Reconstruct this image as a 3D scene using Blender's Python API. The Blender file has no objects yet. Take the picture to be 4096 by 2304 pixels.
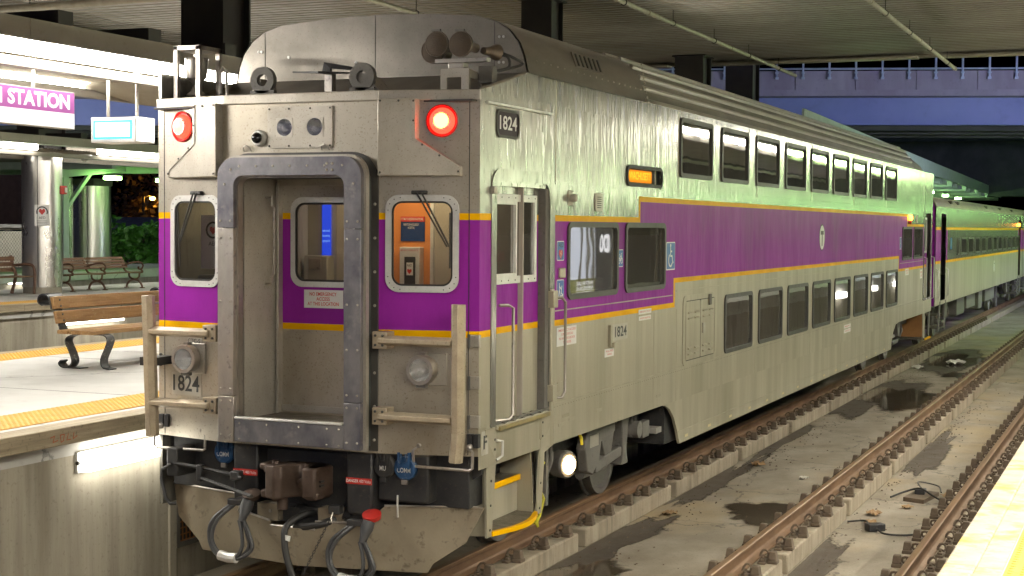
import bpy, bmesh, math, random
from mathutils import Vector, Matrix
random.seed(7)
R = math.radians
sc = bpy.context.scene
C = sc.collection

# ------------------------------------------------------------------ camera
cam_d = bpy.data.cameras.new('camera'); cam = bpy.data.objects.new('camera', cam_d); C.objects.link(cam)
cam_d.sensor_width = 36; cam_d.lens = 6095.32 / 4096 * 36; cam_d.clip_start = .1; cam_d.clip_end = 2000
yaw, pit, rol = .4004, .0406, .0068
fwd = Vector((-math.sin(yaw) * math.cos(pit), math.cos(yaw) * math.cos(pit), -math.sin(pit)))
rt0 = Vector((math.cos(yaw), math.sin(yaw), 0)); up0 = rt0.cross(fwd)
rt = rt0 * math.cos(rol) + up0 * math.sin(rol); up = up0 * math.cos(rol) - rt0 * math.sin(rol)
M = Matrix((rt, up, -fwd)).transposed().to_4x4(); M.translation = Vector((6.4537, -10.9824, 2.9725))
cam.matrix_world = M
sc.camera = cam

# ------------------------------------------------------------------ world: late dusk, no sun
w = bpy.data.worlds.new('World'); sc.world = w; w.use_nodes = True
wn = w.node_tree.nodes; wl = w.node_tree.links; wn.clear()
sky = wn.new('ShaderNodeTexSky'); sky.sky_type = 'NISHITA'; sky.sun_disc = False
sky.sun_elevation = R(-4.5); sky.sun_rotation = R(200); sky.ozone_density = 7
bg = wn.new('ShaderNodeBackground'); bg.inputs[1].default_value = .8
wo = wn.new('ShaderNodeOutputWorld'); wl.new(sky.outputs[0], bg.inputs[0]); wl.new(bg.outputs[0], wo.inputs[0])
sc.view_settings.view_transform = 'Standard'; sc.view_settings.look = 'None'
sc.view_settings.exposure = 2.05; sc.view_settings.gamma = 1; sc.view_settings.use_curve_mapping = False
sc.cycles.max_bounces = 6; sc.cycles.diffuse_bounces = 3; sc.cycles.glossy_bounces = 3
sc.cycles.transmission_bounces = 4; sc.cycles.transparent_max_bounces = 8
sc.cycles.sample_clamp_indirect = 6; sc.cycles.caustics_reflective = False; sc.cycles.caustics_refractive = False
try:
    sc.cycles.use_denoising = True
except Exception: pass
TUBE = 23.0         # strength of the fluorescent strips
WALL_L = 3.6

# ------------------------------------------------------------------ helpers
X, Y, Z = Vector((1, 0, 0)), Vector((0, 1, 0)), Vector((0, 0, 1))
class MB:
    def __init__(s): s.v = []; s.f = []; s.m = []
    def add(s, vs, fs, m=0):
        o = len(s.v); s.v += [tuple(v) for v in vs]
        for f in fs: s.f.append([i + o for i in f]); s.m.append(m)
        return s
    def box(s, x0, x1, y0, y1, z0, z1, m=0):
        vs = [(x, y, z) for z in (z0, z1) for y in (y0, y1) for x in (x0, x1)]
        return s.add(vs, [(0, 2, 3, 1), (4, 5, 7, 6), (0, 1, 5, 4), (2, 6, 7, 3), (0, 4, 6, 2), (1, 3, 7, 5)], m)
    def obox(s, c, u, v, n, su, sv, sn, m=0):
        c, u, v, n = Vector(c), Vector(u), Vector(v), Vector(n)
        vs = [c + u * (su * a / 2) + v * (sv * b / 2) + n * (sn * d / 2) for d in (-1, 1) for b in (-1, 1) for a in (-1, 1)]
        return s.add(vs, [(0, 2, 3, 1), (4, 5, 7, 6), (0, 1, 5, 4), (2, 6, 7, 3), (0, 4, 6, 2), (1, 3, 7, 5)], m)
    def cyl(s, p0, p1, r, n=12, r2=None, m=0, caps=True):
        p0, p1 = Vector(p0), Vector(p1); d = (p1 - p0).normalized()
        a = d.cross(Z if abs(d.z) < .9 else X).normalized(); b = d.cross(a)
        r2 = r if r2 is None else r2
        vs = []
        for p, q in ((p0, r), (p1, r2)):
            vs += [p + a * (math.cos(2 * math.pi * i / n) * q) + b * (math.sin(2 * math.pi * i / n) * q) for i in range(n)]
        fs = [(i, (i + 1) % n, n + (i + 1) % n, n + i) for i in range(n)]
        if caps: fs += [tuple(range(n - 1, -1, -1)), tuple(range(n, 2 * n))]
        return s.add(vs, fs, m)
    def tube(s, pts, r, n=8, m=0, closed=False):
        pts = [Vector(p) for p in pts]; k = len(pts); vs = []; a = None
        for i, p in enumerate(pts):
            if closed: d = (pts[(i + 1) % k] - pts[i - 1]).normalized()
            else: d = (pts[min(i + 1, k - 1)] - pts[max(i - 1, 0)]).normalized()
            if a is None: a = d.cross(Z if abs(d.z) < .9 else X).normalized()
            else:
                a = a - d * a.dot(d)
                a = a.normalized() if a.length > 1e-6 else d.orthogonal().normalized()
            b = d.cross(a)
            vs += [p + a * (math.cos(2 * math.pi * j / n) * r) + b * (math.sin(2 * math.pi * j / n) * r) for j in range(n)]
        fs = []
        for i in range(k if closed else k - 1):
            q = (i + 1) % k
            fs += [(i * n + j, i * n + (j + 1) % n, q * n + (j + 1) % n, q * n + j) for j in range(n)]
        if not closed: fs += [tuple(range(n - 1, -1, -1)), tuple(range((k - 1) * n, k * n))]
        return s.add(vs, fs, m)
    def plate(s, pts, nrm, t, m=0):            # a 3D polygon with thickness t along nrm
        pts = [Vector(p) for p in pts]; o = Vector(nrm) * t; k = len(pts)
        vs = pts + [p + o for p in pts]
        fs = [tuple(range(k - 1, -1, -1)), tuple(range(k, 2 * k))] + [(i, (i + 1) % k, k + (i + 1) % k, k + i) for i in range(k)]
        return s.add(vs, fs, m)
    def lathe(s, prof, c, ax, n=16, m=0, caps=True):     # prof: (radius, distance along ax)
        c, ax = Vector(c), Vector(ax).normalized()
        a = ax.cross(Z if abs(ax.z) < .9 else X).normalized(); b = ax.cross(a); vs = []
        for r, h in prof:
            vs += [c + ax * h + a * (math.cos(2 * math.pi * i / n) * r) + b * (math.sin(2 * math.pi * i / n) * r) for i in range(n)]
        fs = [(j * n + i, j * n + (i + 1) % n, (j + 1) * n + (i + 1) % n, (j + 1) * n + i) for j in range(len(prof) - 1) for i in range(n)]
        if caps: fs += [tuple(range(n - 1, -1, -1)), tuple(range((len(prof) - 1) * n, len(prof) * n))]
        return s.add(vs, fs, m)
    def ring(s, o, u, v, n, outer, inner, t, m=0):   # closed loops of equal length in the (u,v) plane, thickness t along n
        o, u, v, n = Vector(o), Vector(u), Vector(v), Vector(n); k = len(outer)
        P = lambda l, h: [o + u * a + v * b + n * h for a, b in l]
        vs = P(outer, t) + P(inner, t) + P(outer, 0) + P(inner, 0); fs = []
        for i in range(k):
            j = (i + 1) % k
            fs += [(i, j, k + j, k + i), (2 * k + i, 2 * k + j, j, i), (k + i, k + j, 3 * k + j, 3 * k + i), (2 * k + j, 2 * k + i, 3 * k + i, 3 * k + j)]
        return s.add(vs, fs, m)
    def strokes(s, o, u, v, n, lines, wd, t=.002, m=0):
        o, u, v, n = Vector(o), Vector(u), Vector(v), Vector(n)
        for ln in lines:
            for (a, b), (c, d) in zip(ln, ln[1:]):
                p, q = Vector((a, b)), Vector((c, d)); e = (q - p)
                if e.length < 1e-6: continue
                e.normalize(); h = Vector((-e.y, e.x)) * wd / 2; e *= wd * .3
                s.plate([o + u * g.x + v * g.y for g in (p - e - h, q + e - h, q + e + h, p - e + h)], n, t, m)
        return s
    def build(s, name, mats, parent=None, smooth=35, bevel=0):
        me = bpy.data.meshes.new(name); me.from_pydata(s.v, [], s.f); me.update()
        if not isinstance(mats, (list, tuple)): mats = [mats]
        for q in mats: me.materials.append(q)
        if len(mats) > 1: me.polygons.foreach_set('material_index', s.m)
        bm = bmesh.new(); bm.from_mesh(me); bmesh.ops.recalc_face_normals(bm, faces=bm.faces); bm.to_mesh(me); bm.free()
        if smooth:
            me.polygons.foreach_set('use_smooth', [True] * len(me.polygons)); me.set_sharp_from_angle(angle=R(smooth))
        return link(name, me, parent, bevel)
def link(name, me, parent=None, bevel=0):
    o = bpy.data.objects.new(name, me); C.objects.link(o)
    if parent: o.parent = parent
    if bevel:
        b = o.modifiers.new('bevel', 'BEVEL'); b.width = bevel; b.segments = 2; b.limit_method = 'ANGLE'; b.angle_limit = R(40)
    return o
def box(name, mat, parent, x0, x1, y0, y1, z0, z1, bevel=0): return MB().box(x0, x1, y0, y1, z0, z1).build(name, mat, parent, 35, bevel)
def thing(name, label, cat, loc=(0, 0, 0), group=None):
    o = bpy.data.objects.new(name, None); C.objects.link(o); o.location = loc; o.empty_display_size = .2
    return tag(o, label, cat, group)
def tag(o, label, cat, group=None):
    o['label'] = label; o['category'] = cat
    if group: o['group'] = group
    return o
def struct(o): o['kind'] = 'structure'; return o
def stuff(o, label=None, cat=None):
    o['kind'] = 'stuff'
    if label: o['label'] = label; o['category'] = cat
    return o
def copy_tree(o, parent=None, off=None, label=None):
    c = o.copy(); C.objects.link(c); c.parent = parent
    if off is not None: c.location = o.location + Vector(off)
    if label: c['label'] = label
    for ch in o.children: copy_tree(ch, c)
    return c
def rrect(cx, cy, w, h, r, n=6, rb=None):
    rb = r if rb is None else rb; out = []
    for sx, sy, a0, q in ((1, 1, 0, r), (-1, 1, 90, r), (-1, -1, 180, rb), (1, -1, 270, rb)):
        for i in range(n + 1):
            a = R(a0 + 90 * i / n); out.append((cx + sx * (w / 2 - q) + q * math.cos(a), cy + sy * (h / 2 - q) + q * math.sin(a)))
    return out
def circ(cx, cy, r, n=24): return [(cx + r * math.cos(2 * math.pi * i / n), cy + r * math.sin(2 * math.pi * i / n)) for i in range(n)]
def pl3(o, u, v, pts): return [Vector(o) + Vector(u) * a + Vector(v) * b for a, b in pts]
def text(name, body, size, o, u, v, mat, parent, bold=.0, width=None, align='CENTER', lift=.003, mirror=False):
    cu = bpy.data.curves.new(name, 'FONT'); cu.body = body; cu.size = size; cu.align_x = align; cu.align_y = 'CENTER'
    cu.offset = bold * size; cu.resolution_u = 3; cu.space_line = .95
    t = bpy.data.objects.new(name, cu); C.objects.link(t)
    dg = bpy.context.evaluated_depsgraph_get(); me = bpy.data.meshes.new_from_object(t.evaluated_get(dg))
    bpy.data.objects.remove(t); bpy.data.curves.remove(cu)
    o, u, v = Vector(o), Vector(u), Vector(v); n = u.cross(v)
    if width:
        xs = [q.co.x for q in me.vertices]; k = width / (max(xs) - min(xs)); c0 = (max(xs) + min(xs)) / 2
    for q in me.vertices:
        x, y = q.co.x, q.co.y
        if width: x = (x - c0) * k
        if mirror: x = -x
        q.co = o + u * x + v * y + n * lift
    me.materials.clear(); me.materials.append(mat); me.name = name
    return link(name, me, parent)
def grid_wall(o, u, n, L, z0, z1, holes, zone, cuts_u=(), cuts_z=(), tiltx=None):
    """flat wall from o along u (length L), z0..z1, rectangular holes (u0,u1,za,zb), zone(u,z)->material slot"""
    us = sorted({0, L, *cuts_u, *[h[0] for h in holes], *[h[1] for h in holes]}); us = [a for a in us if 0 <= a <= L]
    zs = sorted({z0, z1, *cuts_z, *[h[2] for h in holes], *[h[3] for h in holes]}); zs = [a for a in zs if z0 <= a <= z1]
    mb = MB(); o, u = Vector(o), Vector(u); idx = {}
    def vid(i, j):
        if (i, j) not in idx:
            idx[i, j] = len(mb.v); p = o + u * us[i]; mb.v.append((p.x, p.y, zs[j]))
        return idx[i, j]
    for i in range(len(us) - 1):
        for j in range(len(zs) - 1):
            a, b = (us[i] + us[i + 1]) / 2, (zs[j] + zs[j + 1]) / 2
            if any(h[0] < a < h[1] and h[2] < b < h[3] for h in holes): continue
            mb.f.append([vid(i, j), vid(i + 1, j), vid(i + 1, j + 1), vid(i, j + 1)]); mb.m.append(zone(a, b))
    return mb

# ------------------------------------------------------------------ materials
def pbr(name, c1, c2=None, rough=(.5, .6), metal=0, scale=3, stretch=(1, 1, 1), bump=0, bscale=None, bstretch=None, bdist=.01,
        speck=None, sp_scale=60, sp_amt=.5, c3=None, sc3=.6, spec=.5, coat=0, detail=6, thr=(.35, .65), crack=0):
    m = bpy.data.materials.new(name); m.use_nodes = True; N = m.node_tree.nodes; Lk = m.node_tree.links
    b = N['Principled BSDF']; b.inputs['Metallic'].default_value = metal; b.inputs['Specular IOR Level'].default_value = spec
    if coat: b.inputs['Coat Weight'].default_value = coat; b.inputs['Coat Roughness'].default_value = .12
    tc = N.new('ShaderNodeTexCoord'); oi = N.new('ShaderNodeObjectInfo')
    ad = N.new('ShaderNodeVectorMath'); ad.operation = 'MULTIPLY_ADD'; ad.inputs[1].default_value = (37, 53, 71)
    Lk.new(oi.outputs['Random'], ad.inputs[0]); Lk.new(tc.outputs['Object'], ad.inputs[2])
    def noise(scl, st, det=detail):
        mp = N.new('ShaderNodeMapping'); mp.inputs['Scale'].default_value = st; Lk.new(ad.outputs[0], mp.inputs[0])
        t = N.new('ShaderNodeTexNoise'); t.inputs['Scale'].default_value = scl; t.inputs['Detail'].default_value = det; t.inputs['Roughness'].default_value = .62
        Lk.new(mp.outputs[0], t.inputs['Vector']); return t
    def ramp(src, a, bb, p0, p1):
        r = N.new('ShaderNodeValToRGB'); r.color_ramp.elements[0].position = p0; r.color_ramp.elements[1].position = p1
        r.color_ramp.elements[0].color = a; r.color_ramp.elements[1].color = bb; Lk.new(src, r.inputs[0]); return r
    def mix(fac, a, bb):
        x = N.new('ShaderNodeMix'); x.data_type = 'RGBA'
        if hasattr(fac, 'links'): Lk.new(fac, x.inputs['Factor'])
        else: x.inputs['Factor'].default_value = fac
        Lk.new(a, x.inputs['A'])
        if hasattr(bb, 'links'): Lk.new(bb, x.inputs['B'])
        else: x.inputs['B'].default_value = bb
        return x.outputs['Result']
    c2 = c1 if c2 is None else c2
    n1 = noise(scale, stretch)
    col = ramp(n1.outputs['Fac'], (*c1, 1), (*c2, 1), *thr).outputs[0]
    if c3:
        n3 = noise(sc3, stretch, 4); f = ramp(n3.outputs['Fac'], (0, 0, 0, 1), (1, 1, 1, 1), .5, .68); col = mix(f.outputs[0], col, (*c3, 1))
    if speck:
        n4 = noise(sp_scale, (1, 1, 1), 3); f = ramp(n4.outputs['Fac'], (0, 0, 0, 1), (sp_amt,) * 3 + (1,), .58, .72); col = mix(f.outputs[0], col, (*speck, 1))
    if crack:
        vo = N.new('ShaderNodeTexVoronoi'); vo.feature = 'DISTANCE_TO_EDGE'; vo.inputs['Scale'].default_value = crack; nd = noise(1.3, (1, 1, 1), 6); va_ = N.new('ShaderNodeVectorMath'); va_.operation = 'MULTIPLY_ADD'
        va_.inputs[1].default_value = (1.2, 1.2, 1.2); Lk.new(nd.outputs['Color'], va_.inputs[0]); Lk.new(tc.outputs['Object'], va_.inputs[2]); Lk.new(va_.outputs[0], vo.inputs['Vector'])
        f = ramp(vo.outputs['Distance'], (.75, .75, .75, 1), (0, 0, 0, 1), .002, .009); col = mix(f.outputs[0], col, (*[q * .3 for q in c2], 1))
    Lk.new(col, b.inputs['Base Color'])
    mr = N.new('ShaderNodeMapRange'); mr.inputs[1].default_value = .3; mr.inputs[2].default_value = .7
    mr.inputs[3].default_value, mr.inputs[4].default_value = rough
    Lk.new(n1.outputs['Fac'], mr.inputs[0]); Lk.new(mr.outputs[0], b.inputs['Roughness'])
    if bump:
        nb = noise(bscale or scale * 4, bstretch or stretch, 3 if bscale and bscale < 6 else 6); bp = N.new('ShaderNodeBump'); bp.inputs['Strength'].default_value = bump; bp.inputs['Distance'].default_value = bdist
        Lk.new(nb.outputs['Fac'], bp.inputs['Height']); Lk.new(bp.outputs[0], b.inputs['Normal'])
    return m
def emit(name, col, s):
    m = bpy.data.materials.new(name); m.use_nodes = True; N = m.node_tree.nodes; b = N['Principled BSDF']
    b.inputs['Base Color'].default_value = (*[q * .45 for q in col], 1); b.inputs['Emission Color'].default_value = (*col, 1); b.inputs['Emission Strength'].default_value = s
    return m
def glass(name, tint, refl=.5, rough=.02, wav=.25, dust_sheen=.0):  # grey veil mixed in: dust, plus pale reflections painted into the pane
    m = bpy.data.materials.new(name); m.use_nodes = True; N = m.node_tree.nodes; Lk = m.node_tree.links; N.clear()
    o = N.new('ShaderNodeOutputMaterial'); mx = N.new('ShaderNodeMixShader'); t = N.new('ShaderNodeBsdfTransparent'); g = N.new('ShaderNodeBsdfGlossy')
    t.inputs[0].default_value = (*tint, 1); g.inputs['Roughness'].default_value = rough; g.inputs[0].default_value = (.9, .9, .92, 1)
    fr = N.new('ShaderNodeFresnel'); fr.inputs[0].default_value = 1.5; ml = N.new('ShaderNodeMath'); ml.operation = 'MULTIPLY_ADD'
    ml.inputs[1].default_value = 1.6; ml.inputs[2].default_value = refl; ml.use_clamp = True
    Lk.new(fr.outputs[0], ml.inputs[0]); ge = N.new('ShaderNodeNewGeometry'); sb = N.new('ShaderNodeMath'); sb.operation = 'SUBTRACT'; sb.use_clamp = True
    Lk.new(ml.outputs[0], sb.inputs[0]); Lk.new(ge.outputs['Backfacing'], sb.inputs[1]); Lk.new(sb.outputs[0], mx.inputs[0]); Lk.new(t.outputs[0], mx.inputs[1]); Lk.new(g.outputs[0], mx.inputs[2]); df = N.new('ShaderNodeBsdfDiffuse'); df.inputs[0].default_value = (.32, .30, .26, 1); mx2 = N.new('ShaderNodeMixShader'); mx2.inputs[0].default_value = dust_sheen
    Lk.new(mx.outputs[0], mx2.inputs[1]); Lk.new(df.outputs[0], mx2.inputs[2]); Lk.new(mx2.outputs[0], o.inputs[0])
    if wav:
        nz = N.new('ShaderNodeTexNoise'); nz.inputs['Scale'].default_value = 2.2; nz.inputs['Detail'].default_value = 1; bp = N.new('ShaderNodeBump'); bp.inputs['Strength'].default_value = wav; bp.inputs['Distance'].default_value = .01
        tc = N.new('ShaderNodeTexCoord'); Lk.new(tc.outputs['Object'], nz.inputs['Vector']); Lk.new(nz.outputs[0], bp.inputs['Height']); Lk.new(bp.outputs[0], g.inputs['Normal'])
    return m
STEEL = pbr('dirty_stainless', (.52, .475, .40), (.40, .36, .29), (.27, .44), .58, 1.6, (1, 1, .5), .45, 1.6, (1, 1, .7), .018, (.15, .11, .07), 55, .6, (.35, .30, .225), .9)
RIB = pbr('bright_rib_steel', (.62, .59, .52), (.52, .49, .43), (.28, .38), .8, 1)
STEEL2 = pbr('panel_stainless', (.48, .445, .385), (.38, .345, .29), (.34, .5), .45, 3, (1, 1, .6), .45, 2.2, None, .014, (.15, .115, .08), 70, .55)
SIDE = pbr('side_stainless', (.36, .35, .31), (.27, .26, .225), (.16, .27), .55, 2.6, (1, 2.2, .2), .9, 3.4, (1, 1.8, .32), .02, (.2, .185, .15), 90, .3, coat=.2)
SIDE_LO = pbr('grimy_side_stainless', (.49, .45, .345), (.40, .365, .275), (.30, .45), .32, 2.2, (1, 1.8, .16), .35, 2.8, (1, 1.6, .35), .014, (.22, .19, .13), 80, .3, (.35, .315, .225), .5)
ROOF = pbr('roof_stainless', (.26, .235, .20), (.19, .17, .145), (.3, .45), .6, 2, (1, .3, 1), .08, 2, None, .01, (.12, .10, .07), 60, .4)
DOME = pbr('brushed_dome_steel', (.24, .215, .185), (.17, .155, .13), (.28, .44), .6, 2.4, (1, 1, 1), .2, 1.4, None, .012, (.10, .075, .05), 60, .5)
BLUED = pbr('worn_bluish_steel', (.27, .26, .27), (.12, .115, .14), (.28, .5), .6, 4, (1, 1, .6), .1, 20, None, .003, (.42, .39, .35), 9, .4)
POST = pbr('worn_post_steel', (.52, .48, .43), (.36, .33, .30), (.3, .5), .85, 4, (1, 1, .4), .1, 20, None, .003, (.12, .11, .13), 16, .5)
BAR = pbr('tan_painted_steel', (.50, .42, .30), (.38, .31, .22), (.38, .55), .45, 5, (1, 1, 1), .2, 30, None, .003, (.16, .12, .08), 60, .5)
PURPLE = pbr('purple_paint', (.31, .028, .345), (.26, .022, .29), (.30, .44), .0, 3, (1, 1, .4), .5, 3.2, (1, 1.7, .35), .015, (.38, .14, .38), 120, .12, (.23, .028, .25), .8, spec=.06)
YEL = pbr('yellow_stripe_paint', (.88, .47, .002), (.76, .39, .002), (.3, .45), 0, 3, bump=.3, bscale=3.2, bdist=.01, spec=.06)
ALU = pbr('white_aluminium', (.72, .71, .68), (.6, .59, .56), (.3, .45), .35, 6, speck=(.3, .28, .25), sp_scale=80, sp_amt=.4)
RUB = pbr('black_rubber', (.018, .017, .016), (.03, .028, .026), (.45, .65), 0, 6)
GASK = pbr('grey_gasket', (.05, .046, .042), (.075, .07, .062), (.4, .6), 0, 6)
IRON = pbr('black_iron', (.030, .030, .033), (.05, .048, .046), (.4, .62), .3, 5, bump=.2, bscale=30, speck=(.14, .11, .07), sp_scale=30, sp_amt=.3)
GREYIRON = pbr('dusty_grey_iron', (.125, .116, .104), (.175, .163, .145), (.55, .75), .2, 5, bump=.2, bscale=30, speck=(.06, .05, .04), sp_scale=24, sp_amt=.5)
COUP = pbr('rusty_coupler_iron', (.062, .038, .027), (.10, .07, .054), (.4, .6), .35, 5, bump=.3, bscale=24, speck=(.035, .025, .02), sp_scale=14, sp_amt=.5)
PILOT = pbr('rusty_plough_plate', (.25, .21, .15), (.32, .27, .195), (.45, .65), .3, 3, bump=.25, bscale=18, speck=(.07, .05, .03), sp_scale=12, sp_amt=.6, c3=(.19, .135, .085), sc3=1.4)
CANVAS = pbr('canvas_bellows', (.075, .082, .075), (.045, .05, .046), (.7, .85), 0, 5, bump=.6, bscale=5, bdist=.03)
MESHSTEEL = pbr('tread_plate', (.22, .19, .15), (.15, .13, .10), (.4, .6), .6, 8, bump=.8, bscale=90, bdist=.01)
CABLE = pbr('grey_cable', (.05, .05, .053), (.075, .075, .075), (.35, .5), .05, 6)
BLUEP = pbr('blue_cover_paint', (.02, .075, .19), (.015, .06, .15), (.35, .5), 0, 9, speck=(.5, .5, .48), sp_scale=14, sp_amt=.5)
REDP = pbr('red_paint', (.55, .03, .02), (.40, .025, .02), (.3, .45), 0, 6)
WHITE = pbr('white_print', (.8, .79, .76), (.74, .73, .7), (.4, .5), 0, 4)
INK = pbr('dark_print', (.05, .05, .05), (.07, .068, .062), (.5, .6), 0, 5)
REDINK = pbr('red_print', (.6, .04, .03), None, (.4, .5))
BLUEPRINT = pbr('blue_print', (.03, .15, .45), (.025, .13, .4), (.3, .4))
LABELGREY = pbr('clear_label', (.55, .52, .45), (.50, .47, .40), (.35, .45), .2, 4)
CONC = pbr('stained_concrete', (.44, .40, .32), (.34, .305, .24), (.75, .9), 0, 1.6, (1, 3, .3), .4, 14, None, .01, (.20, .17, .13), 22, .5, (.24, .21, .16), .7)
FLOOR = pbr('trackbed_concrete', (.33, .285, .22), (.22, .188, .14), (.65, .9), 0, 1.3, (1, .7, 1), .4, 34, None, .008, (.115, .09, .062), 46, .6, (.36, .28, .17), .55, crack=.42)
PLINTH = pbr('plinth_concrete', (.40, .34, .25), (.30, .25, .18), (.75, .9), 0, 2.5, (1, 3, .5), .35, 26, None, .006, (.16, .13, .09), 26, .5, (.22, .18, .13), 1.6)
PLAT = pbr('platform_concrete', (.56, .55, .52), (.49, .48, .45), (.6, .8), 0, .8, bump=.1, bscale=40, bdist=.002, speck=(.38, .37, .34), sp_scale=9, sp_amt=.35, c3=(.42, .41, .38), sc3=.7, crack=.28)
EDGEST = pbr('platform_edge_stone', (.50, .45, .35), (.40, .35, .26), (.7, .85), 0, 6, bump=.4, bscale=40, bdist=.004, speck=(.2, .17, .13), sp_scale=22, sp_amt=.6, c3=(.6, .42, .1), sc3=3)
TACT = pbr('yellow_tactile', (.66, .36, .05), (.55, .31, .055), (.55, .7), 0, 5, speck=(.5, .33, .14), sp_scale=40, sp_amt=.4)
TIMBER = pbr('weathered_timber', (.42, .35, .24), (.28, .23, .16), (.7, .9), 0, 3, (12, .6, 12), .5, 14, (10, .5, 10), .01, (.1, .08, .05), 30, .5)
WOOD = pbr('varnished_bench_wood', (.42, .245, .10), (.28, .15, .055), (.35, .55), 0, 3, (10, .7, 10), .4, 12, (9, .6, 9), .006, (.55, .42, .22), 30, .45)
WOOD2 = pbr('brown_bench_slat', (.22, .12, .065), (.15, .08, .045), (.4, .6), 0, 3, (8, .7, 8))
BIRON = pbr('chipped_black_strap', (.05, .05, .055), (.09, .09, .09), (.3, .5), .3, 8, speck=(.5, .49, .46), sp_scale=24, sp_amt=.45)
BROWNIRON = pbr('brown_cast_iron', (.13, .07, .045), (.18, .10, .065), (.4, .6), .3, 6)
RAILM = pbr('rusty_rail', (.215, .125, .064), (.14, .08, .043), (.55, .75), .2, 5, (1, .3, 1), .25, 30, None, .004, (.12, .075, .045), 24, .5)
RAILTOP = pbr('worn_rail_head', (.27, .165, .085), (.20, .12, .064), (.42, .55), .35, 4, (6, .2, 1))
CLIP = pbr('dirty_rail_clip', (.12, .085, .058), (.17, .13, .09), (.6, .8), .2, 9, bump=.3, bscale=40)
DECK = pbr('corrugated_deck', (.34, .31, .26), (.26, .235, .19), (.35, .5), .55, .8, (.4, 1, 1), speck=(.16, .14, .1), sp_scale=6, sp_amt=.4)
DARKST = pbr('dark_painted_steel', (.028, .024, .022), (.04, .035, .03), (.45, .6), .2, 3)
PIPE = pbr('painted_pipe', (.40, .36, .27), (.32, .28, .2), (.4, .55), .2, 5)
FASC = pbr('canopy_fascia', (.30, .27, .23), (.25, .225, .19), (.4, .55), .2, 1.2, (1, .5, .4), speck=(.17, .14, .10), sp_scale=12, sp_amt=.3)
SHEET = pbr('canopy_sheet', (.30, .27, .21), (.25, .225, .175), (.5, .7), 0, 2)
CLAD = pbr('column_cladding', (.60, .58, .54), (.5, .48, .44), (.24, .38), .9, 1.2, (1, 1, .3), .2, 1.2, (1, 1, .4), .02)
VIA_C = pbr('violet_lit_concrete', (.33, .31, .38), (.26, .245, .30), (.75, .9), 0, .8, (1, 1, .3), speck=(.2, .17, .23), sp_scale=5, sp_amt=.4, c3=(.25, .22, .28), sc3=.5)  # violet of the coloured light tinted into the concrete colour
VIA_B = pbr('viaduct_blue_girder', (.20, .25, .52), (.175, .22, .47), (.5, .65), .0, .5, speck=(.14, .17, .3), sp_scale=2, sp_amt=.2)  # blue girder paint, made bluer for the blue light falling on it
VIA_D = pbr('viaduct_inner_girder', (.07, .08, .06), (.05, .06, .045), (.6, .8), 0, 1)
GALV = pbr('galvanised_pipe', (.42, .50, .62), (.34, .42, .54), (.4, .5), .4, 3)
LEAF = pbr('bush_leaf', (.09, .26, .03), (.05, .16, .02), (.35, .5), 0, 3)
BARK = pbr('bark', (.08, .06, .04), (.05, .04, .03), (.8, .9))
ASPH = pbr('asphalt', (.05, .05, .05), (.065, .062, .06), (.8, .9), 0, 2)
BRICKD = pbr('dark_brick', (.11, .06, .045), (.085, .045, .035), (.8, .9), 0, 2, bump=.2, bscale=8)
CREAM = pbr('cream_wall', (.55, .48, .33), (.5, .43, .3), (.7, .8))
PUDDLE = pbr('puddle_water', (.075, .058, .04), (.10, .08, .055), (.04, .12), 0, 1, spec=.9)
DAMP = pbr('damp_dirt', (.075, .06, .044), (.10, .08, .06), (.5, .75), 0, 4, bump=.4, bscale=40, speck=(.2, .16, .11), sp_scale=50, sp_amt=.5)
PAPER = pbr('litter_paper', (.7, .67, .6), (.6, .56, .5), (.7, .8))
LEAFD = pbr('dry_leaf', (.35, .22, .10), (.25, .15, .07), (.7, .8))
ORANGEW = pbr('orange_panel', (.75, .28, .08), (.68, .25, .07), (.4, .5))
INTER = pbr('interior_grey', (.34, .32, .29), (.28, .265, .24), (.5, .6))
LINER = pbr('interior_liner', (.42, .38, .32), (.38, .34, .29), (.5, .6))
CHROME = pbr('lamp_reflector', (.92, .92, .92), (.8, .8, .82), (.08, .2), .7, 20, bump=.6, bscale=26, bdist=.02)
LENS = glass('clear_lens', (.9, .9, .9), .12, .02, 0)
PANE = glass('tinted_pane', (.42, .41, .39), .09, .02, .08, .17)
PANE_F = glass('front_pane', (.78, .79, .78), .03, .02, .03, .03)
TUBE_M = emit('fluorescent_strip', (1, .96, .88), TUBE)
DOWN = emit('assumed_recessed_downlight', (1, .96, .84), 16)
GREENX = emit('assumed_distant_strip', (.50, 1, .34), 12)
GREENY = emit('assumed_yellow_green_strip', (.90, 1, .66), 20)
TUBER = emit('near_fluorescent_strip', (1, .95, .80), 13)
WALL_M = emit('wall_tube', (1, .97, .86), WALL_L)
FARTUBE = emit('far_fluorescent_strip', (1, .96, .86), 8)
GREENT = emit('green_discharge_lamp', (.42, 1, .22), 14)
GREENW = emit('greenish_strip', (.66, 1, .42), 15)
REDL = emit('red_led', (1, .20, .02), 9)
REDR = emit('red_lens_ring', (1, .012, .006), 4.0)
AMBER = emit('amber_led', (1, .30, .0), 0.5)
AMBERT = emit('amber_text', (1, .55, .04), 0.9)
ORL = emit('orange_marker', (1, .28, .02), 5)
STEPL = emit('step_lamp', (1, .68, .32), 12)
SIGNW = emit('sign_lightbox', (1, 1, 1), 0.6)
SIGNB = emit('sign_blue_border', (.05, .6, 1), 0.38)
STATW = emit('station_sign_white', (1, .98, .94), 0.27)
STATP = emit('station_sign_purple', (.37, .09, .31), 0.24)
INTL = emit('vestibule_lamp', (1, .78, .45), 3.2)
BLUESCR = emit('blue_screen', (.02, .06, .65), 0.4)
SODIUM = emit('sodium_lamp', (1, .45, .05), 25)
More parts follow.
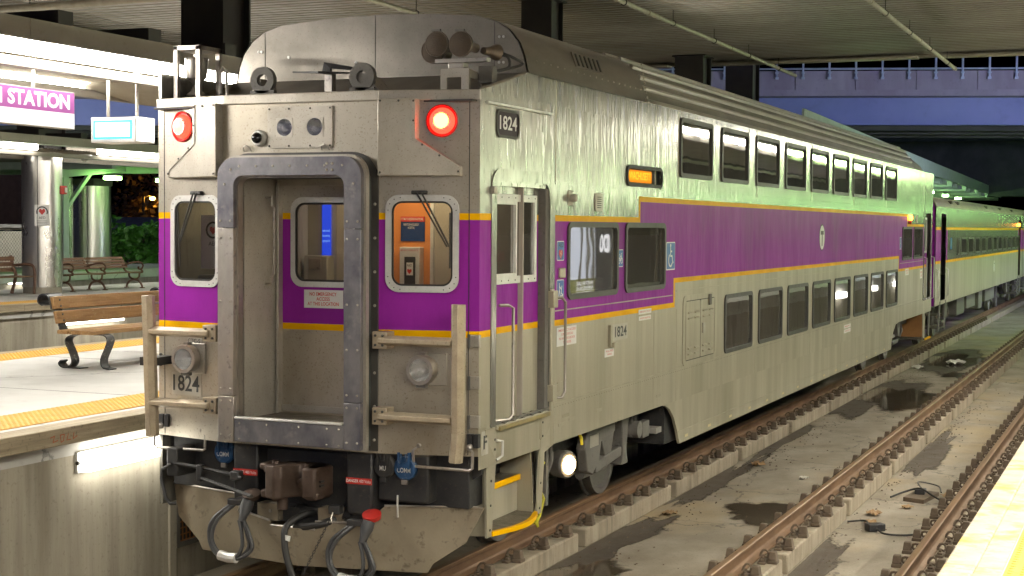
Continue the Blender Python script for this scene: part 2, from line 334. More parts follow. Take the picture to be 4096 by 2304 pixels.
LITWIN = emit('lit_window', (.9, .95, 1), 0.5)
#PART2
# ------------------------------------------------------------------ ground, trackbed, platforms
struct(MB().add([(-400, -200, -.46), (400, -200, -.46), (400, 600, -.46), (-400, 600, -.46)], [(0, 1, 2, 3)]).build('ground', ASPH))
trackbed = struct(MB().box(-1.99, 5.72, -16, 110, -.455, -.40).build('trackbed', FLOOR))
struct(MB().box(-15.2, -7.1, -16, 110, -.455, -.40).build('far_trackbed', FLOOR))
XR = (-.7525, .7525, 2.965, 4.47)
bl = MB()
bl.add([(x, y, z) for z in (-.399, -.2) for (x, y) in ((-.245, 0), (.245, 0), (.245, 3.04), (-.245, 3.04))], [(0, 1, 2, 3), (4, 5, 6, 7), (0, 1, 5, 4), (1, 2, 6, 5), (2, 3, 7, 6), (3, 0, 4, 7)])
blo = bl.build('plinth_block', PLINTH, trackbed, 35, .018)
first = True
for k, x in enumerate(XR):
    y = (3.96, 3.96, 3.62, 3.9)[k] - 3.27 * 4
    for i in range(12 if k == 0 else 24):
        o = blo if first else blo.copy()
        if not first: C.objects.link(o)
        first = False; o.location = (x, y + 3.27 * i, 0)
def rail_profile(mb, x, y0, y1):
    P = [(.07, -.17), (.07, -.158), (.02, -.14), (.009, -.12), (.009, -.055), (.034, -.038), (.036, -.008), (.026, 0)]
    P = P + [(-a, b) for a, b in reversed(P)]; n = len(P)
    vs = [(x + a, y0, b) for a, b in P] + [(x + a, y1, b) for a, b in P]
    mb.add(vs, [tuple(range(n))[::-1], tuple(range(n, 2 * n))])
    for i in range(n):
        j = (i + 1) % n; mb.add([vs[i], vs[j], vs[n + j], vs[n + i]], [(0, 1, 2, 3)], 1 if i in (6, 7, 8) else 0)
# one fastener: cast shoulder, pad; clip is its sub-part
fm = MB()
fm.add([(.155, -.055, -.2), (.255, -.055, -.2), (.255, .055, -.2), (.155, .055, -.2), (.155, -.055, -.165), (.25, -.055, -.165), (.25, .055, -.165), (.155, .055, -.165)],
       [(0, 1, 2, 3), (4, 5, 6, 7), (0, 1, 5, 4), (1, 2, 6, 5), (2, 3, 7, 6), (3, 0, 4, 7)])
fm.add([(.158, -.048, -.165), (.246, -.048, -.165), (.246, .048, -.165), (.158, .048, -.165), (.172, -.036, -.085), (.236, -.036, -.085), (.236, .036, -.085), (.172, .036, -.085)],
       [(0, 1, 2, 3), (4, 5, 6, 7), (0, 1, 5, 4), (1, 2, 6, 5), (2, 3, 7, 6), (3, 0, 4, 7)])
fm.box(.075, .15, -.11, .11, -.2, -.175); fm.box(.09, .14, -.09, -.03, -.175, -.15); fm.cyl((.115, -.06, -.15), (.115, -.06, -.125), .018, 6)
fast_me = fm.build('rail_fastener', CLIP, None, 35, .008)
cm = MB()
cm.tube([(.075, .03, -.15), (.08, .035, -.12), (.095, .05, -.095), (.12, .055, -.09), (.145, .045, -.1), (.155, .03, -.13), (.14, .015, -.15), (.115, .02, -.145), (.09, .06, -.15)], .0125, 6)
clip_o = cm.build('spring_clip', CLIP); clip_o.parent = fast_me
fast_proto = [fast_me]
RL = ['rusty running rail on the platform side under the train', 'rusty rail under the right-hand wheels of the purple train',
      'bare rusty rail in the middle, left rail of the empty track', 'bare rusty rail beside the yellow platform edge at right']
for k, x in enumerate(XR):
    m = MB(); rail_profile(m, x, -16, 110)
    r = m.build('rail', [RAILM, RAILTOP]); tag(r, RL[k], 'rail')
    for s, ya, yb in {0: ((1, -5, 1),), 1: ((1, -3.5, 45),), 2: ((1, -2, 50), (-1, -2, 42)), 3: ((-1, 0, 36), (1, -2, 20))}[k]:
        y = (3.96 if k != 2 else 3.62) + .2 - .654 * 40
        while y < yb:
            if y > ya:
                if fast_proto: f = fast_proto.pop()
                else: f = copy_tree(fast_me)
                f.parent = r; f.location = (x, y + random.uniform(-.015, .015), 0); f.rotation_euler.z = (0 if s > 0 else math.pi) + random.uniform(-.05, .05)
            y += .654

def platform(name, x0, x1, z, wl, wr, y0=-16, y1=110, mat=PLAT):
    p = struct(MB().box(x0, x1, y0, y1, z - .3, z).build(name, mat))
    return p
p1 = platform('platform', -7.05, -2.0, 1.3, 0, 0)
p2 = platform('far_platform', -20, -15.2, 1.3, 0, 0)
p3 = platform('farthest_platform', -33, -28, 1.3, 0, 0, 0, 140)
pr = platform('near_platform', 5.76, 11.4, 1.22, 0, 0)
for nm, x0, x1, lab in (('platform_wall', -2.2, -2.01, 0), ('platform_wall', -7.0, -6.8, 0), ('platform_wall', -15.6, -15.4, 0), ('platform_wall', 5.78, 5.95, 0), ('platform_wall', -28.4, -28.2, 0), ('platform_wall', -19.9, -19.7, 0)):
    struct(MB().box(x0, x1, -16, 110, -.46, 1.0).build(nm, CONC))
for pp, x0, x1 in ((p1, -7.0, -2.72), (p2, -19.9, -15.9)):
    for i in range(14): box('expansion_joint', DARKST, pp, x0, x1, -5.01 + 3.1 * i, -5.0 + 3.1 * i, 1.2995, 1.3012)
# timber edge of the platform beside the train, in lengths
for i in range(18):
    y0 = -15.5 + 4.2 * i
    o = box('edge_timber', TIMBER, p1, -2.0, -1.75, y0 + .004, y0 + 4.196, 1.155, 1.300, .008)
    if i < 10: box('edge_timber', TIMBER, p1, -7.3, -7.05, y0 + .004, y0 + 4.196, 1.155, 1.300, .008)
    if i < 12: box('edge_timber', TIMBER, p2, -15.2, -14.95, y0 + .004, y0 + 4.196, 1.155, 1.300, .008)
# tactile tiles with domes
def tile(sz, n, h=.006):
    m = MB(); m.box(0, sz, 0, sz - .004, -.003, h)
    for i in range(n):
        for j in range(n):
            cx, cy = sz * (i + .5) / n, sz * (j + .5) / n; r = sz / n * .27; k = 6
            vs = [(cx + r * math.cos(2 * math.pi * q / k), cy + r * math.sin(2 * math.pi * q / k), h) for q in range(k)] + [(cx + r * .6 * math.cos(2 * math.pi * q / k), cy + r * .6 * math.sin(2 * math.pi * q / k), h + .0055) for q in range(k)]
            m.add(vs, [(q, (q + 1) % k, k + (q + 1) % k, k + q) for q in range(k)] + [tuple(range(k, 2 * k))])
    return m
t0 = tile(.61, 10).build('tactile_tile', TACT, pr); t0.location = (5.72 + .05, -9, 1.221)
for i in range(1, 26):
    o = t0.copy(); C.objects.link(o); o.location = (5.77, -9 + .61 * i, 1.221)
t1 = tile(.62, 10).build('tactile_tile', TACT, p1); t1.location = (-2.70, -6, 1.301)
for i in range(1, 34):
    o = t1.copy(); C.objects.link(o); o.location = (-2.70, -6 + .62 * i, 1.301)
for xs, pp, a, b in ((-7.02, p1, 0, 24), (-15.85, p2, 8, 32)):
    for i in range(a, b):
        o = t1.copy(); C.objects.link(o); o.parent = pp; o.location = (xs, i * .62, 1.301)
# stone edge of the near platform
for i in range(8):
    y0 = -10 + 3.6 * i
    box('edge_stone', EDGEST, pr, 5.46, 5.62, y0 + .003, y0 + 3.597, .98, 1.225, .012)
    box('edge_strip', EDGEST, pr, 5.623, 5.757, y0 + .003, y0 + 3.597, .98, 1.219, .004)
# damp dirt and puddles on the trackbed, as thin irregular sheets
def soft(mat):                                  # fades a thin wet sheet out towards its rim
    N = mat.node_tree.nodes; Lk = mat.node_tree.links; o = N['Material Output']; b = N['Principled BSDF']
    at = N.new('ShaderNodeAttribute'); at.attribute_name = 'fade'; tc = N.new('ShaderNodeTexCoord'); nz = N.new('ShaderNodeTexNoise'); nz.inputs['Scale'].default_value = 7; nz.inputs['Detail'].default_value = 8; nz.inputs['Roughness'].default_value = .7
    Lk.new(tc.outputs['Object'], nz.inputs['Vector']); ad = N.new('ShaderNodeMath'); Lk.new(at.outputs['Fac'], ad.inputs[0]); Lk.new(nz.outputs['Fac'], ad.inputs[1])
    r = N.new('ShaderNodeValToRGB'); r.color_ramp.elements[0].position = .40; r.color_ramp.elements[1].position = .54; hf = N.new('ShaderNodeMath'); hf.operation = 'MULTIPLY'; hf.inputs[1].default_value = .5
    Lk.new(ad.outputs[0], hf.inputs[0]); Lk.new(hf.outputs[0], r.inputs[0]); mx = N.new('ShaderNodeMixShader'); tr = N.new('ShaderNodeBsdfTransparent')
    Lk.new(r.outputs[0], mx.inputs[0]); Lk.new(tr.outputs[0], mx.inputs[1]); Lk.new(b.outputs[0], mx.inputs[2]); Lk.new(mx.outputs[0], o.inputs[0])
soft(PUDDLE); soft(DAMP)
def blob(name, mat, cx, cy, rx, ry, z, seed, n=40, rough=.25, xlim=(-9, 99)):
    n = 120; K = 12; rr = random.Random(seed); ph = [rr.uniform(0, 6.28) for _ in range(K)]; pts = []; fs = []; fd = []
    for j, k_ in enumerate((1.25, 1.0, .75, .35)):
        for i in range(n):
            a = 2 * math.pi * i / n; q = 1 + rough * sum(math.sin((k + 2) * a + ph[k]) / (k * .6 + 1.3) for k in range(K)) * .7
            pts.append((min(max(cx + rx * q * k_ * math.cos(a), xlim[0]), xlim[1]), cy + ry * q * k_ * math.sin(a), z)); fd.append((0, .35, .75, 1)[j])
    for j in range(3): fs += [(j * n + i, j * n + (i + 1) % n, (j + 1) * n + (i + 1) % n, (j + 1) * n + i) for i in range(n)]
    o = struct(MB().add(pts, fs + [tuple(range(3 * n, 4 * n))]).build(name, mat)); at = o.data.attributes.new('fade', 'FLOAT', 'POINT')
    at.data.foreach_set('value', fd); return o
XL = (1.0, 2.71)
for i, (cx, cy, rx, ry) in enumerate([(1.15, 4.2, .33, 1.5), (1.1, 8.5, .22, 2.2), (1.15, .8, .5, 1.6), (1.2, 20, .7, 3.4), (1.6, 29.5, .9, 3.2), (1.05, 13, .15, 2.5)]):
    blob('damp_patch', DAMP, cx, cy, rx, ry, -.396 + .0004 * i, 20 + i, 60, .35, XL)
for i, (cx, cy, rx, ry) in enumerate([(1.75, 19.9, .85, 2.0), (1.75, 29.3, .75, 2.3), (2.25, 6.7, .55, .62), (1.35, 2.6, .38, .8), (2.3, 25.2, .35, .8)]):
    blob('puddle', PUDDLE, cx, cy, rx, ry, -.392 + .0004 * i, 40 + i, 60, .3, XL)
blob('damp_patch', DAMP, 3.35, 12.5, .25, 2.6, -.396, 60, 60, .35, (3.22, 4.2)); blob('damp_patch', DAMP, 3.4, 3.2, .25, 2.2, -.3955, 61, 60, .35, (3.22, 4.2))

# ------------------------------------------------------------------ overhead corrugated deck
dk = MB(); ys = []; y = -18.0; zz = 7.3
while y < 28.0:
    ys += [(y, zz + .05), (y + .09, zz + .05), (y + .12, zz), (y + .27, zz)]; y += .30
nv = len(ys); dk.add([(-62, a, b) for a, b in ys] + [(16, a, b) for a, b in ys], [(i, i + 1, nv + i + 1, nv + i) for i in range(nv - 1)])
dk.box(-62, 16, -18, 28.15, 7.37, 7.9)
deck = struct(dk.build('overhead_deck', DECK, None, 0))
box('edge_angle', PIPE, deck, -62, 16, 28.0, 28.12, 7.22, 7.36)
for x0, x1 in ((-14, -5.5), (-5.2, .9), (1.5, 9)):
    box('edge_angle', PIPE, deck, x0, x1, 27.6, 27.99, 7.18, 7.23)
def pipe(label, x, y0, y1, z, r=.045, drop=False, fit=3.05):
    t = thing('sprinkler_pipe', label, 'pipe', group=None)
    MB().cyl((x, y0, z), (x, y1, z), r, 10).build('pipe_run', PIPE, t)
    y = y0 + 1
    while y < y1:
        m = MB(); m.cyl((x, y, z + r), (x, y, 7.31), .008, 6); m.ring((x, y - .012, z), X, Z, Y, circ(0, 0, r + .018, 12), circ(0, 0, r + .004, 12), .025); m.build('hanger', DARKST, t); y += fit
    m = MB(); y = y0 + 2.4
    while y < y1:
        m.cyl((x, y, z), (x, y + .12, z), r + .013, 10); y += fit * 2
    m.build('coupling', PIPE, t); return t
pipe('long thin sprinkler pipe under the deck above the train roof', -2.55, -10, 29.6, 7.04)
pipe('sprinkler pipe under the deck ending at upper right by the viaduct', 1.62, -10, 29.3, 7.04)
pipe('sprinkler pipe under the deck behind the dark steel column', -6.75, -10, 28.5, 7.04)
pipe('sprinkler pipe under the deck beyond the station sign', -14.5, -2, 29.5, 7.04)
tp = thing('crossing_pipe', 'thick beige pipe crossing under the deck at the top left corner', 'pipe')
MB().cyl((-24, 12.6, 6.98), (-9, 11.55, 6.98), .075, 12).build('pipe_run', PIPE, tp)
for x in (-22, -19, -16, -13, -10.5): MB().cyl((x, 12.6 - (x + 24) * .07, 7.05), (x, 12.6 - (x + 24) * .07, 7.31), .01, 6).build('hanger', DARKST, tp)

# steel columns that carry the deck; stainless casing below the canopies
def column(name, label, cx, cy, wd, z0, z1, grp='steel columns under the deck'):
    t = thing(name, label, 'column', group=grp)
    m = MB(); h = wd / 2
    m.box(cx - h, cx + h, cy - h, cy - h + .04, z0, z1); m.box(cx - h, cx + h, cy + h - .04, cy + h, z0, z1); m.box(cx - h * .75, cx - h * .6, cy - h + .041, cy + h - .041, z0, z1); m.box(cx + h * .6, cx + h * .75, cy - h + .041, cy + h - .041, z0, z1)
    m.build('steel_section', DARKST, t); box('cap_plate', DARKST, t, cx - h - .06, cx + h + .06, cy - h - .06, cy + h + .06, z1 - .03, z1 - .001)
    return t
def casing(t, cx, cy, r, z0, z1, ry=None):
    m = MB(); n = 28; ry = ry or r
    pts = [(cx + r * math.cos(2 * math.pi * i / n), cy + ry * math.sin(2 * math.pi * i / n)) for i in range(n)]
    for za, zb in ((z0 + .15, z1),):
        m.add([(a, b, za) for a, b in pts] + [(a, b, zb) for a, b in pts], [(i, (i + 1) % n, n + (i + 1) % n, n + i) for i in range(n)])
    m.build('steel_casing', CLAD, t, 50)
    MB().add([(cx + (a - cx) * .95, cy + (b - cy) * .95, z) for z in (z0, z0 + .16) for a, b in pts], [(i, (i + 1) % n, n + (i + 1) % n, n + i) for i in range(n)]).build('concrete_foot', CONC, t)
    a = R(-62); MB().box(-.006, .006, -.012, .012, z0 + .15, z1).build('casing_seam', DARKST, t).matrix_local = Matrix.Translation((cx + r * math.cos(a), cy + ry * math.sin(a), 0))
c = column('steel_column', 'wide dark steel column rising above the canopy behind the train cab', -4.5, 5.3, .62, 4.4, 7.3); casing(c, -4.5, 5.3, .42, 1.3, 4.45)
c = column('steel_column', 'dark steel column behind the middle of the train roof', -4.5, 16.3, .62, 1.3, 7.3)
c = column('steel_column', 'brown steel column under the deck edge behind the train roof', -4.5, 26.6, .74, 1.3, 7.3)
c = column('steel_column', 'brown steel column beyond the deck edge, in front of the blue girder', -4.4, 31.2, .78, 1.3, 9.0)
c = column('steel_column', 'stainless cased column with red alarm, its dark steel top behind the station sign', -18.1, 18.2, .8, 4.6, 7.3); casing(c, -18.1, 18.2, .47, 1.3, 4.7)
COL2 = c

# ------------------------------------------------------------------ canopies with fluorescent strips
def canopy(label, xc, segs, y0, y1, dz=0, mat=TUBE_M, hw=1.0, lit=(1, -1)):
    t = thing('platform_canopy', label, 'canopy')
    for s in (1, -1):
        x = xc + s * hw; a, b = sorted((x, x - s * .05))
        k = 0; y = y0
        while y < y1 - .1:
            e = min(y + 2.45, y1); box('fascia_panel', FASC, t, a, b, y + .003, e - .003, 4.735 + dz, 4.925 + dz); y = e; k += 1
        a, b = sorted((x + s * .012, x - s * .1)); box('fascia_lip', ALU, t, a, b, y0, y1, 4.716 + dz, 4.733 + dz)
        a, b = sorted((x - s * .10, x - s * .22)); box('soffit_beam', FASC, t, a, b, y0, y1, 4.47 + dz, 4.56 + dz)
        for (ya, yb, mm) in segs if s in lit else ():
            a, b = sorted((x - s * .012, x - s * .16)); 
            f = MB().box(a, b, ya + .01, yb - .01, 4.595 + dz, 4.712 + dz).build('light_strip', mm, t, 35, .012)
    m = MB(); y = y0; q = []
    while y < y1: q += [(y, 4.66 + dz), (y + .03, 4.635 + dz), (y + .05, 4.635 + dz), (y + .08, 4.66 + dz)]; y += .1
    k = len(q); m.add([(xc - hw + .2, a, b) for a, b in q] + [(xc + hw - .2, a, b) for a, b in q], [(i, i + 1, k + i + 1, k + i) for i in range(k - 1)]); m.build('soffit_sheet', SHEET, t, 0)
    box('roof_sheet', DARKST, t, xc - hw + .06, xc + hw - .06, y0, y1, 4.86 + dz, 4.92 + dz)
    y = y0 + .6
    while y < y1:
        box('cross_beam', DARKST, t, xc - hw - .0, xc + hw, y, y + .22, 4.93 + dz, 5.06 + dz); y += 1.45
    return t
W = TUBE_M
SEG1 = [(-5 + 1.24 * i, -5 + 1.24 * (i + 1), W) for i in range(18)]
cn = canopy('grey canopy with glowing strips above the nearest left platform', -4.5, SEG1, -14, 18.3)
MB().add([(x, y, z) for z, g in ((4.42, .55), (4.62, 1.0)) for x, y in ((-4.5 - .95 * g, 5.3 - 1.6 * g), (-4.5 + .95 * g, 5.3 - 1.6 * g), (-4.5 + .95 * g, 5.3 + 1.6 * g), (-4.5 - .95 * g, 5.3 + 1.6 * g))],
         [(0, 1, 2, 3), (4, 5, 6, 7), (0, 1, 5, 4), (1, 2, 6, 5), (2, 3, 7, 6), (3, 0, 4, 7)]).build('column_collar', SHEET, cn)
FT = FARTUBE
canopy('grey canopy with glowing strips above the second platform', -17.5, [(6, 10, FT), (10.1, 16.2, FT), (18.4, 24, FT), (24.1, 30, FT)], 4, 36)
# canopy above the platform where the photograph is taken from, outside the frame, assumed lit like the others
G = GREENW
SEGR = [(21.4 + 1.9 * i, 21.4 + 1.9 * i + 1.45, TUBER) for i in range(6)] + [(33 + 1.6 * i, 33 + 1.6 * (i + 1) - .4, G) for i in range(14)]
cr = canopy('assumed grey canopy with glowing strips above the platform at right', 8.2, SEGR, -23, 56, .49, hw=1.9, lit=(-1,))
for x in (7.1, 9.3):
    for i in range(29):                       # assumed recessed downlights under this canopy, added side skirts keep them off the upper train side
        y = -22.5 + 1.5 * i; box('assumed_downlight', DOWN, cr, x - .16, x + .16, y, y + 1.3, 5.02, 5.04)
    for q in (-.2, .2): box('added_light_skirt', DARKST, cr, x + q - .01, x + q + .01, -2, 21.2, 4.90, 5.06)
canopy('assumed canopy with greenish strips above the next platform to the right, outside the picture', 21, [(4 + 2.2 * i, 4 + 2.2 * i + 1.5, GREENY) for i in range(26)], 0, 62, 0, lit=(-1,))  # unseen canopy, assumed from yellow-green reflections on the train side

canopy('assumed distant canopy with green strips far along the next platform to the right, outside the picture', 21, [(66 + 5 * i, 66 + 5 * i + 3, GREENX) for i in range(21)], 64, 172, 0, lit=(-1,))  # unseen strips, assumed from green reflections along the train's far half

# ------------------------------------------------------------------ wall lights under the platform edges
def wall_light(label, x, y0, y1, z0, z1, d=1):
    t = thing('wall_light', label, 'wall light', group='lights on the platform walls')
    a, b = sorted((x, x + d * .03)); box('backplate', ALU, t, a, b, y0 - .03, y1 + .03, z0, z1)
    a, b = sorted((x + d * .03, x + d * .13)); box('diffuser', WALL_M, t, a, b, y0, y1, z0 + .01, z1 - .01, .02)
    m = MB(); m.cyl((x + d * .04, y0 - .028, (z0 + z1) / 2), (x + d * .04, y0 - .05, (z0 + z1) / 2), .018, 10); m.build('end_knob', DARKST, t)
wall_light('long glowing wall light beside the train pilot', -2.008, -.5, .85, .84, 1.02)
wall_light('glowing wall light seen behind the wooden bench', -15.39, 15.6, 17.6, .75, .95)
wall_light('glowing wall light under the far platform beyond the slatted benches', -28.19, 28.5, 30.8, .95, 1.15)
for i, y in enumerate((36.2, 42, 47.5)): wall_light(('nearest', 'middle', 'farthest')[i] + ' glowing wall light under the right platform, mirrored in the lower windows', 5.779, y, y + 1.4, .78, .98, -1)

gt = thing('wall_grate', 'rusty square mesh grate low on the platform wall behind the plough', 'grate')
MB().ring((-2.009, 1.75, .42), Y, Z, X, rrect(0, 0, 1.7, 1.0, .01, 2), rrect(0, 0, 1.6, .9, .01, 2), .03).build('frame', GREYIRON, gt); box('backing', RUB, gt, -2.0085, -2.006, .96, 2.54, -.03, .87)
m = MB()
for i in range(27): m.box(-2.005, -1.995, .95 + .06 * i, .962 + .06 * i, -.03, .87)
for i in range(15): m.box(-1.995, -1.988, .95, 2.55, -.03 + .06 * i, -.018 + .06 * i)
stuff(m.build('mesh_bars', pbr('rusty_mesh', (.30, .13, .04), (.2, .09, .03), (.6, .8)), gt))
pw = thing('wall_pier', 'concrete pier on the platform wall left of the grate', 'pier'); box('pier_face', CONC, pw, -2.01, -1.985, .80, .90, -.4, 1.0); box('pier_joint', DARKST, pw, -2.01, -1.99, .905, .915, -.4, 1.0)

# ------------------------------------------------------------------ viaduct behind
vd = thing('road_viaduct', 'concrete road viaduct with blue steel girder crossing behind the train', 'viaduct')
va = Vector((-12.0, 58.1, 0)); vu = Vector((11.19, 3.46, 0)).normalized(); vn = Vector((vu.y, -vu.x, 0))
def vbox(name, mat, u0, u1, d0, d1, z0, z1, par=vd):
    m = MB(); ps = [va + vu * u0 - vn * d0, va + vu * u1 - vn * d0, va + vu * u1 - vn * d1, va + vu * u0 - vn * d1]
    m.add([(p.x, p.y, z) for z in (z0, z1) for p in ps], [(0, 1, 2, 3), (4, 5, 6, 7), (0, 1, 5, 4), (1, 2, 6, 5), (2, 3, 7, 6), (3, 0, 4, 7)]); return m.build(name, mat, par)
u = -78
while u < 60:
    vbox('parapet_panel', VIA_C, u + .015, u + 2.685, -.75, -.45, 9.25, 10.12); u += 2.7
vbox('parapet_kerb', VIA_C, -78, 60, -.80, 12, 8.98, 9.26); 
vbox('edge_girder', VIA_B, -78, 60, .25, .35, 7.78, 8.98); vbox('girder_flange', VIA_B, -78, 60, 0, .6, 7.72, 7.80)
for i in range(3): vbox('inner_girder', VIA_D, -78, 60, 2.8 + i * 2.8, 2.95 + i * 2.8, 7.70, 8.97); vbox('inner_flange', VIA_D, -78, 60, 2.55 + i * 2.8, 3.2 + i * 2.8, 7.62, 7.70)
u = -12
while u < 24:
    p = va + vu * u + vn * .86
    m = MB(); m.cyl((p.x, p.y, 9.75), (p.x, p.y, 11.9), .05, 10); m.obox((p.x, p.y, 9.78), vu, Z, vn, .16, .1, .12); m.obox((p.x, p.y, 10.02), vu, Z, vn, .16, .06, .12); m.build('fence_post', GALV, vd); u += 1.18
p, q = va + vu * -14 + vn * .86, va + vu * 24 + vn * .86
MB().cyl((p.x, p.y, 10.2), (q.x, q.y, 10.2), .045, 8).build('fence_rail', GALV, vd)
MB().cyl((p.x, p.y, 11.85), (q.x, q.y, 11.85), .04, 8).build('fence_rail', GALV, vd)
for u0, s in ((-4, 1), (.6, -1)):
    a = va + vu * u0 + vn * .86; b2 = va + vu * (u0 + 1.9 * s) + vn * .86; MB().cyl((a.x, a.y, 10.25), (b2.x, b2.y, 11.5), .03, 6).build('fence_brace', GALV, vd)
vbox('parapet_pier', VIA_C, -2.35, -1.75, -.95, -.76, 9.1, 10.15)
# a second dark structure farther back closes the view below the viaduct
fb = thing('far_bridge', 'dark bridge in the distance below the viaduct', 'bridge')
m = MB(); m.box(-60, 40, 96, 99, 5.2, 9.5); m.build('bridge_wall', VIA_D, fb); m = MB(); m.box(-60, 40, 95.6, 95.9, 8.9, 9.5); m.build('bridge_beam', VIA_D, fb)

FLOOD2 = emit('added_pale_floodlight', (.9, .95, 1), 110)
FLOOD = emit('added_blue_floodlight', (.60, .56, 1), 250)
for i, (x, y, aim) in enumerate(((14, 44, (-4, 60, 9.2)), (-41, 36, (-36, 51, 8.8)))):  # unseen flood lamps and masts, added to light the viaduct
    t = thing('added_floodlight', ('added blue flood lamp on an unseen mast right of the tracks, facing the viaduct', 'added pale flood lamp on an unseen mast beyond the far platform, facing the viaduct')[i], 'added_floodlight'); MB().cyl((x, y, -.4), (x, y, 6.4), .08, 8).build('mast', DARKST, t)
    d = (Vector(aim) - Vector((x, y, 6.6))).normalized(); sd_ = d.cross(Z).normalized(); u_ = sd_.cross(d)
    MB().obox(Vector((x, y, 6.6)) - d * .12, sd_, u_, d, 1.1, .8, .2).build('housing', DARKST, t); MB().obox(Vector((x, y, 6.6)), sd_, u_, d, 1.0, .7, .01).build('lens', (FLOOD, FLOOD2)[i], t)

# far green-lit canopy behind the second coach
ca = Vector((-2.6, 52.5, 0)); cu_ = Vector((-.035, 1, 0)).normalized(); cv = Vector((-cu_.y, cu_.x, 0))
fc = thing('green_canopy', 'pale green lit canopy with cross beams behind the second coach', 'canopy')
def cbox(name, mat, a0, a1, d0, d1, z0, z1):
    ps = [ca + cu_ * a0 + cv * d0, ca + cu_ * a1 + cv * d0, ca + cu_ * a1 + cv * d1, ca + cu_ * a0 + cv * d1]
    return MB().add([(p.x, p.y, z) for z in (z0, z1) for p in ps], [(0, 1, 2, 3), (4, 5, 6, 7), (0, 1, 5, 4), (1, 2, 6, 5), (2, 3, 7, 6), (3, 0, 4, 7)]).build(name, mat, fc)
PALE = pbr('green_lit_white_paint', (.42, .50, .44), (.36, .44, .38), (.5, .6))  # white steel with the green lamplight put into its colour
a = -26
while a < 56: cbox('fascia_panel', PALE, a, a + 5.97, -.05, 0, 5.35, 5.92); cbox('cross_beam', PALE, a + .3, a + .55, .02, 5, 5.12, 5.5); cbox('cross_beam', PALE, a + 3.3, a + 3.55, .02, 5, 5.12, 5.5); a += 6
cbox('roof_sheet', SHEET, -26, 56, .02, 6, 5.52, 5.6)
FARG = emit('far_green_lamp', (.55, 1, .40), 45)
for a in (-22, -13, -4, 5, 14, 23, 32, 41): cbox('lamp', FARG, a, a + .5, 1.6, 1.9, 4.95, 5.05)
#PART3
# ------------------------------------------------------------------ bilevel cab car
car = thing('bilevel_cab_car', 'purple and stainless bilevel rail cab car at the platform, its gangway end towards the viewer', 'rail car')
Wd = 1.525; U, V = X, Z
YU, YL, BD = 3.072, 2.138, .054
def zone_front(u, z):
    if z > YU: return 0
    if z > YU - BD: return 2
    if z > YL: return 1
    if z > YL - BD: return 2
    return 3
FM = [STEEL, PURPLE, YEL, BAR if False else STEEL]
CZ = (YU, YU - BD, YL, YL - BD)
ZB, ZT = 1.14, 4.04
A0, A1 = Vector((-Wd, .0, 0)), Vector((-.72, -.18, 0)); B0, B1 = Vector((.72, -.18, 0)), Vector((Wd, .0, 0))
fl = (A1 - A0).length; fu = (A1 - A0) / fl; fn = Vector((fu.y, -fu.x, 0)); gu = (B1 - B0) / fl; gn = Vector((gu.y, -gu.x, 0))
wa, wb, wz0, wz1 = .10, .62, 2.50, 3.155     # window hole on the right facet, mirrored on the left
grid_wall(A0, fu, fn, fl, ZB, ZT, [(fl - wb, fl - wa, wz0, wz1)], zone_front, (.07,), CZ).build('front_panel', FM, car, 0)
grid_wall(B0, gu, gn, fl, ZB, ZT, [(wa, wb, wz0, wz1)], zone_front, (fl - .09,), CZ).build('front_panel', FM, car, 0)
grid_wall((-.72, -.18, 0), X, -Y, 1.44, ZB, ZT, [(.72 - .53, .72 + .53, 1.33, 3.36)] + [(.72 + q - .076, .72 + q + .076, 3.69, 3.842) for q in (-.142, .142)], zone_front, (), CZ).build('front_panel', FM, car, 0)
# vertical seams on the facets
for o, u, n, uu in ((A0, fu, fn, .075), (B0, gu, gn, fl - .085)):
    p = o + u * uu + n * .001; MB().obox((p.x, p.y, 2.58), u, Z, n, .006, 2.86, .004).build('panel_seam', RUB, car)
# parapet cap along the top
m = MB()
for o, u, n, L in ((A0, fu, fn, fl), (Vector((-.72, -.18, 0)), X, -Y, 1.44), (B0, gu, gn, fl)):
    p = o + u * L / 2 + n * .004; m.obox((p.x, p.y, 4.005), u, Z, n, L + .012, .085, .03)
m.build('parapet_cap', STEEL2, car, 0, .01)
